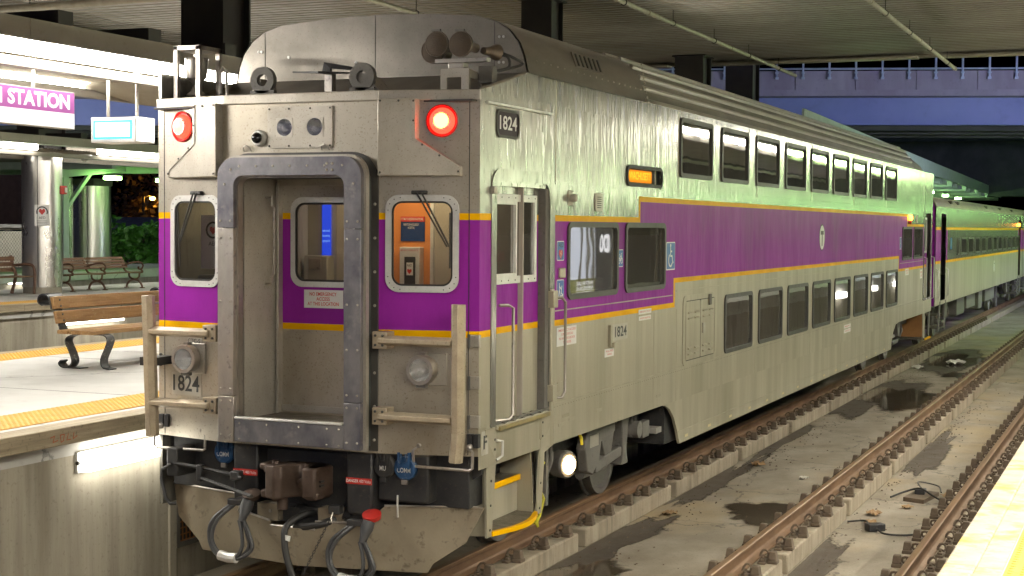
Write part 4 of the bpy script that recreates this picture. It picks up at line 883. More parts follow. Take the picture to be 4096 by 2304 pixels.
MB().tube(bez([(.40, -.05, .62), (.30, -.22, .56), (.14, -.28, .52), (.0, -.26, .50)]), .032, 10).build('air_hose', RUB, car)
for a in ((.42, -.06, .62), (.14, -.02, .60), (-.02, -.1, .62)): MB().lathe([(.05, 0), (.05, .05), (.03, .09)], a, -Y, 10).build('hose_valve', IRON, car)

# ---------------------------------------------------------------- side wall towards the viewer
LEN = 26.25
YS0, YS1, YT0, YT1 = 4.0, 5.25, 22.33, 21.22
def zone_side(y, z):
    up = YU if (y < YS0 or y > YT0) else 3.286
    lo = YL if (y < YS1 or y > YT1) else 2.409
    if z > up: return 0
    if z > up - BD: return 2
    if (YS0 <= y < YS0 + .055 or YT0 - .055 < y <= YT0) and z > YU - BD: return 2
    if z > lo:
        return 1
    if z > lo - BD: return 2
    if (YS1 - .0 <= y < YS1 + .055 or YT1 - .055 < y <= YT1) and z > YL - BD: return 2
    return 3
UPW = [(5.43 + 1.745 * i, 6.775 + 1.745 * i) for i in range(9)]; LOW = [(7.41 + 1.745 * i, 8.815 + 1.745 * i) for i in range(8)]
MIDW = [(1.93, 3.335), (3.555, 4.91), (21.61, 22.96), (23.2, 24.58)]
holes = [(.33, 1.50, 1.33, 3.33), (24.92, 25.95, 1.33, 3.33)]
holes += [(a + .04, b - .04, 3.57, 4.16) for a, b in UPW] + [(a + .04, b - .04, 1.445, 2.10) for a, b in LOW] + [(a + .04, b - .04, 2.345, 2.975) for a, b in MIDW]
holes.append((3.66, 4.70, 3.41, 3.58))
SM = [SIDE, PURPLE, YEL, SIDE_LO]
CY = (YS0, YS0 + .055, YS1, YS1 + .055, YT0, YT0 - .055, YT1, YT1 - .055, 1.0)
CZ2 = (*CZ, 3.286, 3.286 - BD, 2.409, 2.409 - BD)
grid_wall((Wd, 0, 0), Y, X, LEN, 1.03, 4.04, holes, zone_side, CY, CZ2).build('side_wall', SM, car, 0)
grid_wall((Wd, .95, 0), Y, X, LEN - .95, 4.04, 4.27, [(a + .04 - .95, b - .04 - .95, 4.0, 4.16) for a, b in UPW], lambda y, z: 0, [0], [4.16]).build('side_wall', SM, car, 0)
MB().plate([(Wd, .0, 4.04), (Wd, .95, 4.04), (Wd, .95, 4.255)], -X, .03).build('cab_slope', SIDE, car, 0)
MB().tube([(Wd - .01, .0, 4.045), (Wd - .01, .95, 4.262)], .014, 6).build('slope_trim', ROOF, car)
# skirt
sk = [(5.55, .53), (20.38, .53), (20.46, .68), (20.62, .85), (20.95, 1.0), (21.3, 1.03), (4.87, 1.03)]
sk += [(4.98, 1.02), (5.16, .96), (5.32, .85), (5.44, .70)]
MB().plate([(Wd - .0, y, z) for y, z in sk], -X, .03).build('side_skirt', SIDE_LO, car, 0)
for y in [5.75 + .98 * i for i in range(15)]: box('skirt_mark', pbr('cream_mark', (.7, .6, .35), None, (.5, .6)) if y < 5.8 else bpy.data.materials['cream_mark'], car, Wd, Wd + .0025, y, y + .13, .575, .605)
# mouldings and seams
for z, y0, y1, h in ((3.345, 1.63, 24.7, .012), (3.375, 1.63, 24.7, .006), (1.385, 1.63, 24.6, .010), (2.215, 1.63, 5.2, .010), (2.26, 5.35, 21.1, .008), (.665, 5.5, 20.4, .006), (2.245, 21.3, 24.7, .01)):
    MB().box(Wd - .001, Wd + .006, y0, y1, z, z + h).build('moulding', SIDE_LO if z < 2.3 else SIDE, car)
for y in (1.63, 4.55, 5.38, 9.0, 12.5, 16, 19.5, 24.72): MB().box(Wd - .001, Wd + .003, y, y + .008, 3.38, 4.26).build('wall_seam', SIDE_LO, car); MB().box(Wd - .001, Wd + .002, y, y + .008, 1.03, 2.06).build('wall_seam', SIDE_LO, car)
def rivets(y0, y1, z, st, r=.005):
    m = MB(); y = y0
    while y < y1: m.add([(Wd, y - r, z), (Wd, y, z - r), (Wd, y + r, z), (Wd, y, z + r), (Wd + .004, y, z)], [(0, 1, 4), (1, 2, 4), (2, 3, 4), (3, 0, 4)]); y += st
    return m
for a in ((1.65, 24.6, 3.40, .06), (1.65, 24.6, 3.325, .06), (1.65, 24.6, 1.36, .07), (5.4, 21, 3.50, .055), (4.4, 24.6, 4.235, .055)): stuff(rivets(*a).build('rivet_row', SIDE, car, 0))
# windows
def side_window(y0, y1, z0, z1, nm, r=.085, lining=True):
    yc, zc, ww, hh = (y0 + y1) / 2, (z0 + z1) / 2, y1 - y0, z1 - z0
    t = MB().ring((Wd - .004, 0, 0), Y, Z, X, rrect(yc, zc, ww, hh, r), rrect(yc, zc, ww - .10, hh - .10, r * .6), .022).build(nm, GASK, car, 40)
    MB().plate(pl3((Wd - .012, 0, 0), Y, Z, rrect(yc, zc, ww - .06, hh - .06, r * .6)), X, .006).build('pane', PANE, t)
    if lining: MB().ring((Wd - .10, 0, 0), Y, Z, X, rrect(yc, zc, ww - .02, hh - .02, r), rrect(yc - .03, zc, ww - .20, hh - .13, r * .6), .08).build('window_lining', LINER, t)
for a, b in UPW: side_window(a, b, 3.53, 4.20, 'upper_window')
for a, b in LOW: side_window(a, b, 1.405, 2.14, 'lower_window')
for a, b in MIDW: side_window(a, b, 2.305, 3.015, 'saloon_window')
# interior shells so that the windows look into rooms
for nm, x0, x1, y0, y1, z0, z1 in (('upper_floor', -1.45, 1.40, 5, 21.5, 2.62, 2.70), ('lower_floor', -1.45, 1.42, 5, 21.5, .70, .76), ('saloon_floor', -1.45, 1.40, 1.9, 5, 1.30, 1.36), ('saloon_floor', -1.45, 1.40, 21.5, 26.2, 1.30, 1.36), ('inner_wall', -1.47, -1.44, 1.9, 26.2, .75, 4.2), ('inner_ceiling', -1.4, 1.42, 1.9, 26.2, 4.24, 4.26)):
    box(nm, INTER, car, x0, x1, y0, y1, z0, z1)
def seat(y, z):
    s_ = bpy.data.objects.new('seat_row', None); C.objects.link(s_); s_.parent = car
    box('seat_back', RUB, s_, .35, 1.38, y, y + .10, z + .42, z + 1.12, .03); box('seat_cushion', RUB, s_, .35, 1.38, y - .42, y, z + .36, z + .46, .03)
for i in range(9): seat(6.2 + 1.745 * i, 2.70)
for i in range(8): seat(8.3 + 1.745 * i, .76)
for y in (4.3,): 
    tbm = MB(); tbm.lathe([(.02, 0), (.30, .02), (.33, .10)], (.95, y, 2.32), Z, 16); tbm.build('luggage_basket', ALU, car)
# side door
sd = bpy.data.objects.new('side_door', None); C.objects.link(sd); sd.parent = car
grid_wall((1.455, .30, 0), Y, X, 1.11, 1.36, 3.345, [(.08, .96, 2.54, 3.19)], lambda y, z: zone_side(y, z), (), CZ).build('door_leaf', SM, sd, 0)
MB().ring((1.457, 0, 0), Y, Z, X, rrect(.835, 2.865, .965, .745, .008), rrect(.835, 2.865, .86, .625, .006), .022).build('window_frame', ALU, sd)
MB().ring((1.462, 0, 0), Y, Z, X, rrect(.63, 2.865, .46, .63, .006), rrect(.63, 2.865, .405, .575, .004), .024).build('sliding_sash', ALU, sd)
box('pane', PANE, sd, 1.458, 1.462, .39, 1.28, 2.54, 3.19); box('sash_track', RUB, sd, 1.455, 1.459, .86, .885, 2.55, 3.18)
box('vestibule_backing', INTER, sd, .95, .98, 1.0, 1.9, 1.33, 3.38)
m = MB()
for y in [.40 + .145 * i for i in range(7)]:
    for z in (2.52, 3.21): m.lathe([(.006, 0), (.006, .004)], (1.479, y, z), X, 6)
stuff(m.build('frame_screws', GASK, sd))
ex = MB().box(1.40, 1.404, .42, .78, 2.68, 2.76).build('exit_sign', emit('exit_sign_red', (.5, .06, .04), .1), sd); text('sign_lettering', 'EXIT', .07, (1.405, .58, 2.72), Y, Z, WHITE, ex, .006, .20)
# door surround
MB().ring((Wd - .002, 0, 0), Y, Z, X, rrect(.915, 2.39, 1.39, 2.10, .17, 6, .01), rrect(.905, 2.36, 1.175, 1.965, .13, 6, .01), .012).build('door_surround', SIDE, car)
box('door_jamb', GREYIRON, car, 1.40, Wd - .003, 1.415, 1.497, 1.36, 3.30, .004); box('door_jamb', SIDE, car, 1.40, Wd - .003, .30, .328, 1.36, 3.30)
box('jamb_lintel', SIDE, car, 1.40, Wd - .003, .33, 1.41, 3.30, 3.33)
bx2 = box('jamb_post', SIDE_LO, car, Wd - .02, Wd + .028, 1.50, 1.575, 1.345, 2.42, .008)
for z in (2.33, 1.50): box('post_bracket', SIDE_LO, bx2, Wd - .01, Wd + .05, 1.49, 1.60, z - .075, z + .075, .006); 
MB().tube([(Wd, .40, 2.325), (Wd + .05, .47, 2.325), (Wd + .06, .55, 2.30), (Wd + .06, .55, 1.42), (Wd + .05, .50, 1.385), (Wd - .04, .36, 1.38)], .013, 8).build('hand_rail', POST, car)
MB().tube([(Wd + .02, 1.55, 2.345), (Wd + .07, 1.64, 2.34), (Wd + .08, 1.70, 2.30), (Wd + .08, 1.70, 1.50), (Wd + .07, 1.65, 1.45), (Wd + .02, 1.55, 1.45)], .013, 8).build('hand_rail', POST, car)
box('latch_box', SIDE_LO, car, 1.44, 1.475, .335, .365, 2.28, 2.39, .003); box('latch_box', SIDE_LO, car, 1.44, 1.475, .335, .365, 1.55, 1.68, .003)
box('corner_catch', STEEL2, car, Wd, Wd + .04, .20, .26, 3.23, 3.29, .006)
# step well below the door
sw = bpy.data.objects.new('step_well', None); C.objects.link(sw); sw.parent = car
for nm, y0, y1 in (('side_plate', .315, .335), ('side_plate', 1.30, 1.318)):
    MB().plate([(1.53, y0, 1.34), (1.53, y0, 1.12), (1.44, y0, 1.03), (1.47, y0, .44), (.95, y0, .40), (.85, y0, 1.34)], Y, y1 - y0).build(nm, SIDE_LO, sw)
MB().plate([(1.535, 1.318, 1.345), (1.535, 1.60, 1.345), (1.535, 1.60, 1.03), (1.51, 1.46, .98), (1.50, 1.42, .45), (1.50, 1.318, .45), (1.47, 1.318, 1.02), (1.535, 1.318, 1.12)], -X, .02).build('outer_flange', SIDE_LO, sw)
MB().plate([(1.535, .12, 1.345), (1.535, .335, 1.345), (1.535, .335, 1.12), (1.47, .36, 1.02), (1.50, .335, .44), (1.50, .24, .44), (1.48, .26, 1.0), (1.53, .12, 1.14)], -X, .02).build('outer_flange', SIDE_LO, sw)
box('back_plate', GREYIRON, sw, .95, .97, .336, 1.30, .45, 1.34)
def tread(x0, x1, y0, y1, z, nm):
    t = box(nm, MESHSTEEL, sw, x0, x1, y0, y1, z - .025, z, .003); return t
t1_ = tread(.97, 1.33, .336, 1.298, .80, 'step_tread'); box('step_nosing', YEL, t1_, 1.331, 1.352, .34, 1.294, .752, .803, .004); box('step_riser', SIDE_LO, sw, 1.30, 1.318, .336, 1.298, .48, .77)
pts = [(1.30, .336), (1.30, 1.298), (1.50, 1.298)] + [(1.50 + .10 * math.sin(math.pi * q / 10), 1.298 - .962 * q / 10) for q in range(1, 10)] + [(1.50, .336)]
t2_ = MB().plate([(a, b, .45) for a, b in pts], Z, .025).build('step_tread', MESHSTEEL, sw)
pts = [(1.48, 1.31)] + [(1.512 + .10 * math.sin(math.pi * q / 10), 1.305 - .975 * q / 10) for q in range(11)] + [(1.48, .33)] + [(1.47 + .10 * math.sin(math.pi * (10 - q) / 10), 1.305 - .975 * (10 - q) / 10) for q in range(1, 10)]
MB().plate([(a, b, .440) for a, b in pts], Z, .040).build('step_nosing', YEL, t2_)
box('door_sill', SIDE_LO, sw, 1.32, 1.555, .31, 1.44, 1.315, 1.352, .006); box('sill_edge', pbr('worn_yellow_edge', (.35, .27, .1), (.22, .18, .1), (.5, .6), .2, 6), sw, 1.556, 1.572, .33, 1.44, 1.31, 1.345, .003)
for i in range(5): box('sill_cleat', GREYIRON, sw, 1.44, 1.56, .45 + .2 * i, .49 + .2 * i, 1.353, 1.366, .003)
MB().tube([(1.54, .33, 1.23), (1.57, .38, 1.22), (1.57, .38, 1.10), (1.54, .33, 1.07)], .011, 8).build('step_grab', ALU, sw)
m = MB()
for y, z in ((1.345, 1.26), (1.345, 1.14), (1.40, .90), (1.38, .72), (1.36, .50), (.30, 1.24), (.30, 1.16), (.30, .9), (.29, .7), (.28, .5)): m.lathe([(.011, 0), (.011, .006)], (1.535 if z > 1.1 else 1.505, y, z), X, 6)
stuff(m.build('flange_bolts', GASK, sw))
# signs and fittings on the side
def pill(nm, y0, y1, z0, z1, r, fmat, bmat, d=.014, fw=.045):
    yc, zc = (y0 + y1) / 2, (z0 + z1) / 2
    t = MB().ring((Wd - .003, 0, 0), Y, Z, X, rrect(yc, zc, y1 - y0, z1 - z0, r), rrect(yc, zc, y1 - y0 - fw, z1 - z0 - fw, r * .75), d).build(nm, fmat, car, 40)
    return t, yc, zc
t, yc, zc = pill('number_plate', .31, .785, 3.69, 3.925, .07, GASK, None); MB().plate(pl3((Wd + .001, 0, 0), Y, Z, rrect(yc, zc, .44, .20, .05)), X, .003).build('plate_face', pbr('dark_plate', (.025, .008, .02), None, (.45, .55), spec=.3), t)
text('plate_lettering', '1824', .155, (Wd + .005, yc, zc), Y, Z, WHITE, t, .02, .36)
t, yc, zc = pill('destination_sign', 3.58, 4.776, 3.384, 3.603, .09, RUB, None, .02, .07)
MB().plate(pl3((Wd - .03, 0, 0), Y, Z, rrect(yc, zc, 1.16, .18, .07)), X, .004).build('sign_back', pbr('sign_dark', (.05, .045, .045), None, (.3, .4)), t)
MB().plate(pl3((Wd - .025, 0, 0), Y, Z, rrect(yc - .09, zc, .80, .125, .02)), X, .004).build('led_panel', AMBER, t)
text('sign_lettering', 'WACHUSETT', .11, (Wd - .02, yc - .09, zc), Y, Z, AMBERT, t, .004, .72)
MB().plate(pl3((Wd - .006, 0, 0), Y, Z, rrect(yc, zc, 1.14, .165, .07)), X, .003).build('sign_glass', LENS, t)
def decal(nm, y0, y1, z0, z1, border=.012, mat=BLUEPRINT):
    yc, zc = (y0 + y1) / 2, (z0 + z1) / 2
    t = MB().plate(pl3((Wd + .0005, 0, 0), Y, Z, rrect(yc, zc, y1 - y0, z1 - z0, .015, 3)), X, .0015).build(nm, WHITE, car)
    MB().plate(pl3((Wd + .0025, 0, 0), Y, Z, rrect(yc, zc, y1 - y0 - 2 * border, z1 - z0 - 2 * border, .010, 3)), X, .0012).build('decal_field', mat, t); return t, yc, zc
HEART = [(0, -.05), (.045, 0), (.04, .033), (.018, .042), (0, .022), (-.018, .042), (-.04, .033), (-.045, 0)]
t, yc, zc = decal('defibrillator_decal', 1.68, 1.857, 2.666, 2.842, .007); text('decal_lettering', 'AED', .06, (Wd + .004, yc, 2.805), Y, Z, INK, t, .012, .12)
MB().plate(pl3((Wd + .004, yc, 2.725), Y, Z, HEART), X, .001).build('heart_mark', REDINK, t); MB().strokes((Wd + .0055, yc, 2.725), Y, Z, X, [[(.008, .03), (-.006, .002), (.008, .002), (-.004, -.03)]], .008, .001).build('bolt_mark', WHITE, t)
t, yc, zc = decal('evacuation_decal', 1.681, 1.859, 2.317, 2.496, .007)
MB().strokes((Wd + .004, yc, zc), Y, Z, X, [[(-.03, .055), (-.03, .0), (-.045, -.065)], [(-.03, .0), (-.005, -.06)], [(-.03, .03), (.02, .0)], [(.03, .03), (.015, -.03), (.045, -.045), (.055, -.07)], [(-.05, -.072), (.06, -.05)]], .011, .001).build('figure_mark', WHITE, t)
t, yc, zc = decal('bicycle_decal', 3.333, 3.51, 2.573, 2.747, .007); m = MB()
for dx in (-.038, .038): m.ring((Wd + .004, yc, zc), Y, Z, X, circ(dx, -.025, .030, 16), circ(dx, -.025, .022, 16), .001)
m.strokes((Wd + .0041, yc, zc), Y, Z, X, [[(-.038, -.025), (-.015, .02), (.028, .02), (0, -.025), (-.038, -.025)], [(0, -.025), (-.02, .038), (-.032, .038)], [(.038, -.025), (.024, .045), (.04, .05)]], .007, .001); m.build('bicycle_mark', WHITE, t)
WCH = [[(-.01, .09), (-.01, .0), (.045, .0), (.07, -.075), (.085, -.07)], [(-.01, .05), (.035, .05)]]
def wheelchair(nm, y0, y1, z0, z1):
    t, yc, zc = decal(nm, y0, y1, z0, z1, .012); m = MB(); a = [(-.012 + .068 * math.cos(R(q)), -.045 + .068 * math.sin(R(q))) for q in range(125, 345, 20)]
    m.strokes((Wd + .004, yc, zc), Y, Z, X, WCH + [a], .02, .001); m.plate(pl3((Wd + .0042, yc, zc), Y, Z, circ(-.012, .115, .02, 12)), X, .001); m.build('wheelchair_mark', WHITE, t)
wheelchair('wheelchair_decal', 4.965, 5.29, 2.502, 2.81); wheelchair('wheelchair_decal', 21.28, 21.52, 2.54, 2.80)
lg = MB().plate(pl3((Wd + .0005, 13.32, 2.825), Y, Z, circ(0, 0, .21, 36)), X, .002).build('roundel', INK, car); MB().plate(pl3((Wd + .003, 13.32, 2.825), Y, Z, circ(0, 0, .193, 36)), X, .001).build('roundel_field', WHITE, lg)
m = MB(); m.box(Wd + .0045, Wd + .0055, 13.21, 13.43, 2.87, 2.93); m.box(Wd + .0045, Wd + .0055, 13.295, 13.345, 2.69, 2.8695); m.build('letter_mark', INK, lg)
lb = box('number_label', LABELGREY, car, Wd + .0005, Wd + .0025, 3.22, 3.67, 1.845, 2.005); text('number_lettering', '1824', .145, (Wd + .003, 3.45, 1.925), Y, Z, INK, lb, .016, .36)
fb_ = box('flag_bracket', SIDE_LO, car, Wd, Wd + .03, 3.08, 3.13, 1.80, 2.01, .004); box('bracket_lip', SIDE_LO, fb_, Wd + .03, Wd + .06, 3.10, 3.20, 1.79, 1.84, .004)
def notice(nm, y0, y1, z0, z1, lines):
    t = box(nm, WHITE, car, Wd + .0005, Wd + .0025, y0, y1, z0, z1); n = len(lines)
    for i, (s_, wdt) in enumerate(lines): text('notice_lettering', s_, (z1 - z0) / (n + .6) * .8, (Wd + .003, (y0 + y1) / 2, z1 - (z1 - z0) * (i + .8) / (n + .6)), Y, Z, REDINK, t, .004, (y1 - y0) * wdt)
notice('emergency_notice', 1.69, 2.19, 1.895, 2.065, [('EMERGENCY ACCESS', .88), ('TO OPEN SIDE DOOR OF COACH', .6), ('PULL HANDLE AND SLIDE DOOR', .8), ('TO THE SIDE', .4)])
notice('entry_notice', 4.02, 4.45, 2.065, 2.115, [('EMERGENCY ENTRY', .85)]); notice('entry_notice', 4.03, 4.44, 2.0, 2.045, [('WINDOW NEAREST RAIL', .85)]); notice('small_notice', 2.98, 3.25, 1.70, 1.78, [('PULL RED', .8), ('HANDLE', .5)])
notice('small_notice', 15.3, 15.9, 1.25, 1.31, [('EMERGENCY', .8)]); notice('small_notice', 15.3, 15.9, 1.17, 1.23, [('WINDOW', .8)]); notice('small_notice', 22.1, 22.6, 1.98, 2.12, [('EMERGENCY', .8), ('ENTRY', .5)]); notice('small_notice', 24.3, 24.65, 1.85, 2.05, [('EMERGENCY', .8), ('ACCESS', .6)])
pb = box('push_panel', SIDE_LO, car, Wd, Wd + .02, 1.72, 1.86, 2.51, 2.60, .006); box('push_panel', SIDE_LO, car, Wd, Wd + .012, 1.70, 1.82, 1.49, 1.58, .006)
bz = box('buzzer_plate', STEEL2, car, Wd, Wd + .01, 1.94, 2.06, 3.16, 3.30, .004); MB().lathe([(.035, 0), (.035, .05), (.02, .06)], (Wd + .01, 2.0, 3.23), X, 14).build('buzzer', STEEL2, bz)
sp = box('speaker_grille', STEEL2, car, Wd, Wd + .012, 2.66, 2.86, 3.12, 3.29, .004)
for i in range(6): box('grille_slot', RUB, sp, Wd + .012, Wd + .014, 2.70, 2.82, 3.15 + .02 * i, 3.158 + .02 * i)
MB().box(Wd, Wd + .03, .09, 1.50, 3.945, 3.962).build('drip_rail', ALU, car)
lf = MB().obox((Wd + .002, .12, 1.235), Y, Z, X, .13, .19, .003).build('end_label', LABELGREY, car); text('end_lettering', 'F', .15, (Wd + .004, .12, 1.235), Y, Z, INK, lf, .02, .07)
for y, z in ((1.75, 1.17), (1.86, 1.24), (2.02, 1.19), (2.75, 1.19), (4.66, 1.14)): box('data_plate', SIDE_LO, car, Wd, Wd + .004, y, y + .16, z, z + .03)
# service hatch
MB().ring((Wd - .001, 0, 0), Y, Z, X, rrect(6.33, 1.79, 1.25, .70, .05), rrect(6.33, 1.79, 1.205, .665, .03), .006).build('hatch_seal', RUB, car); MB().box(Wd, Wd + .0095, 6.325, 6.335, 1.455, 2.125).build('leaf_gap', RUB, car)
ht = MB().ring((Wd - .002, 0, 0), Y, Z, X, rrect(6.33, 1.79, 1.43, .81, .10), rrect(6.33, 1.79, 1.24, .69, .05), .010).build('service_hatch', SIDE_LO, car)
for s in (-1, 1):
    lf_ = MB().plate(pl3((Wd, 0, 0), Y, Z, rrect(6.33 + s * .305, 1.79, .60, .67, .02, 3)), X, .008).build('hatch_leaf', SIDE_LO, ht)
    for q in (-.14, .13):
        for z in (2.01, 1.945, 1.60, 1.535): MB().add([(Wd + .008, 6.33 + s * .305 + q - .085, z), (Wd + .008, 6.33 + s * .305 + q + .085, z), (Wd + .03, 6.33 + s * .305 + q + .075, z - .02), (Wd + .03, 6.33 + s * .305 + q - .075, z - .02), (Wd + .008, 6.33 + s * .305 + q - .085, z - .03), (Wd + .008, 6.33 + s * .305 + q + .085, z - .03)], [(0, 1, 2, 3), (3, 2, 5, 4), (0, 3, 4), (1, 5, 2)]).build('louvre', SIDE_LO, lf_)
    lf_.location.x = 0
box('hatch_handle', STEEL2, ht, Wd + .008, Wd + .022, 6.40, 6.50, 1.73, 1.85, .004); box('hatch_lock', GREYIRON, ht, Wd + .008, Wd + .03, 6.66, 6.74, 2.05, 2.18, .006)
for z in (1.2,): pass
# front corner post / left wall / rear
MB().box(-Wd - .0, -Wd + .03, 0.005, LEN, .53, 4.27).build('left_wall', SIDE, car)
for y in (1.95, 5.0, 21.4): box('bulkhead', INTER, car, -1.44, 1.40, y, y + .03, 1.36, 4.2) if y > 2 else None
box('rear_wall', SIDE, car, -1.49, 1.52, LEN - .03, LEN, 1.03, 4.27)
# rear side door
rd = bpy.data.objects.new('rear_side_door', None); C.objects.link(rd); rd.parent = car
grid_wall((1.44, 24.9, 0), Y, X, 1.07, 1.36, 3.345, [(.25, .85, 2.45, 3.2)], lambda y, z: zone_side(25, z), (), CZ).build('door_leaf', SM, rd, 0)
MB().ring((1.442, 0, 0), Y, Z, X, rrect(25.45, 2.825, .68, .83, .04), rrect(25.45, 2.825, .58, .73, .03), .02).build('window_frame', ALU, rd); box('pane', PANE, rd, 1.443, 1.446, 25.16, 25.74, 2.46, 3.19)
MB().ring((Wd - .002, 0, 0), Y, Z, X, rrect(25.43, 2.39, 1.3, 2.10, .15, 6, .01), rrect(25.43, 2.36, 1.04, 1.965, .1, 6, .01), .012).build('door_surround', SIDE, rd)
for y in (24.86, 26.1): MB().tube([(Wd, y, 2.33), (Wd + .07, y, 2.30), (Wd + .07, y, 1.35), (Wd, y, 1.32)], .014, 6).build('hand_rail', ALU, rd)
ORP = pbr('rusty_orange_plate', (.36, .17, .05), (.28, .13, .04), (.6, .75), 0, 3)
MB().plate([(1.50, 24.93, 1.03), (1.50, 24.95, .48), (.9, 24.95, .48), (.9, 24.93, 1.03)], Y, .03).build('step_side', ORP, rd)
MB().plate([(1.52, 24.96, 1.34), (1.52, 25.3, .9), (1.52, 25.2, .42), (1.52, 25.0, .42), (1.52, 24.93, 1.03)], -X, .03).build('step_flange', SIDE_LO, rd); MB().plate([(1.52, 25.95, 1.34), (1.52, 26.22, 1.34), (1.52, 26.0, .42), (1.52, 25.85, .42)], -X, .03).build('step_flange', GREYIRON, rd)
box('step_tread', MESHSTEEL, rd, 1.0, 1.55, 25.0, 25.85, .42, .45); box('step_nosing', YEL, rd, 1.551, 1.575, 25.0, 25.85, .41, .455)
om = bpy.data.objects.new('marker_light', None); C.objects.link(om); om.parent = car
MB().lathe([(.06, 0), (.06, .04), (.03, .06)], (Wd, 22.62, 3.21), X, 14).build('orange_lens', ORL, om); MB().lathe([(.05, 0), (.05, .04), (.02, .05)], (Wd, 22.62, 3.115), X, 12).build('dark_lens', REDP, om)
box('speaker_grille', STEEL2, car, Wd, Wd + .012, 23.55, 23.75, 3.10, 3.27, .004)

# ---------------------------------------------------------------- roof
prof = [(1.453, 4.285), (1.42, 4.43), (1.375, 4.545), (1.287, 4.655), (1.16, 4.738), (.985, 4.79), (.55, 4.828), (0, 4.845)]
pf = prof + [(-a, b) for a, b in reversed(prof[:-1])]
MB().plate([(a, 1.12, b) for a, b in pf], Y, .02).build('dome_plate', DOME, car)
for x in (-1.155, -.01, 1.15): MB().box(x, x + .005, 1.1165, 1.119, 4.30, {-1.155: 4.735, -.01: 4.84, 1.15: 4.735}[x]).build('plate_seam', RUB, car)
m = MB()
for x, z in ((-1.22, 4.56), (-1.19, 4.56), (1.20, 4.60), (1.24, 4.60), (1.20, 4.38), (1.24, 4.38), (-.9, 4.5), (-.2, 4.43)): m.lathe([(.012, 0), (.012, .01)], (x, 1.118, z), -Y, 8)
stuff(m.build('plate_bolts', ALU, car))
def roof_sec(y0, y1, k0, k1, nm, mat, dx=0, zl=4.255, sq=1):
    P0 = [(1.527 + dx, zl)] + [(a * k0 + dx, b) for a, b in prof]; P0 = P0 + [(-a, b) for a, b in reversed(P0[:-1])]; n = len(P0)
    P1 = [(1.527 + dx, zl)] + [(a * k1 + dx, 4.27 + (b - 4.27) * sq) for a, b in prof]; P1 = P1 + [(-a, b) for a, b in reversed(P1[:-1])]
    return MB().add([(a, y0, b) for a, b in P0] + [(a, y1, b) for a, b in P1], [(i, i + 1, n + i + 1, n + i) for i in range(n - 1)]).build(nm, mat, car, 40)
sh = roof_sec(1.122, 4.37, 1.005, 1.005, 'roof_shroud', ROOF, .012, 4.262); roof_sec(4.37, 23.4, 1, 1, 'roof_sheet', ROOF); 
roof_sec(23.4, 25.2, 1, .985, 'roof_end', ROOF, sq=.55)
MB().plate([(a * .985, 25.2, 4.27 + (b - 4.27) * .55) for a, b in pf], Y, .02).build('roof_end_plate', ROOF, car)
m = MB()
for i in range(len(prof)):
    pass
for (a, b) in ((1.50, 4.272), (1.462, 4.30), (1.428, 4.435), (1.384, 4.55), (1.294, 4.664), (1.165, 4.748), (.988, 4.80), (.55, 4.838)):
    for q in (1, -1): m.tube([(q * a, 4.38, b), (q * a, 23.35, b)], .026, 8)
m.build('roof_ribs', RIB, car)
m = MB()
for i in range(9): a = .02 + .06 * i; m.lathe([(.014, 0), (.014, .01)], (1.50 - .01 * i, 4.34, 4.28 + .05 * i), X, 6)
for i in range(18): m.lathe([(.008, 0), (.008, .006)], (1.468, 1.3 + .17 * i, 4.40), X, 6)
stuff(m.build('shroud_bolts', STEEL2, car))
lv = MB().obox((1.405, 2.75, 4.53), Y, Vector((-.35, 0, .94)).normalized(), Vector((.94, 0, .35)).normalized(), .75, .15, .012).build('louvre_panel', ROOF, car)
for i in range(6): MB().obox((1.413, 2.45 + .12 * i, 4.53), Y, Vector((-.35, 0, .94)).normalized(), Vector((.94, 0, .35)).normalized(), .03, .12, .014).build('louvre_slot', RUB, lv)
# cab deck
box('cab_deck', IRON, car, -1.5, 1.5, -.1, 1.12, 3.95, 3.965); MB().plate([(-1.49, .05, 3.97), (1.49, .05, 3.97), (1.49, 1.115, 4.284), (-1.49, 1.115, 4.284)], -Z, .012).build('deck_slope', ROOF, car)
# bell in its frame
bf = bpy.data.objects.new('bell_frame', None); C.objects.link(bf); bf.parent = car
for x, y in ((-1.42, .12), (-1.19, .12), (-1.42, .42), (-1.19, .42)): box('frame_post', POST, bf, x - .02, x + .02, y - .02, y + .02, 3.97, 4.51)
box('frame_top', POST, bf, -1.44, -1.17, .10, .44, 4.475, 4.512)
MB().lathe([(.10, 0), (.10, .0), (.105, .015), (.098, .02), (.098, -.10), (.085, -.16), (.045, -.19), (.03, -.22), (.05, -.27), (.085, -.30), (.09, -.31)], (-1.305, .25, 4.40), Z, 22).build('bell', POST, bf)
MB().lathe([(.11, 0), (.11, .012)], (-1.305, .25, 4.06), Z, 20).build('bell_ring', GREYIRON, bf); MB().lathe([(.09, 0), (.05, .06)], (-1.305, .25, 4.01), Z, 16).build('bell_base', GREYIRON, bf)
MB().tube([(-1.08, .2, 4.05), (-1.02, .2, 4.10), (-1.02, .2, 4.28), (-.995, .2, 4.325), (-.965, .2, 4.30), (-.955, .2, 4.08), (-.955, .2, 3.98)], .013, 8).build('vent_pipe', POST, car)
MB().lathe([(.075, 0), (.02, .07)], (-.95, .18, 4.0), Z, 14).build('pipe_cone', POST, car)
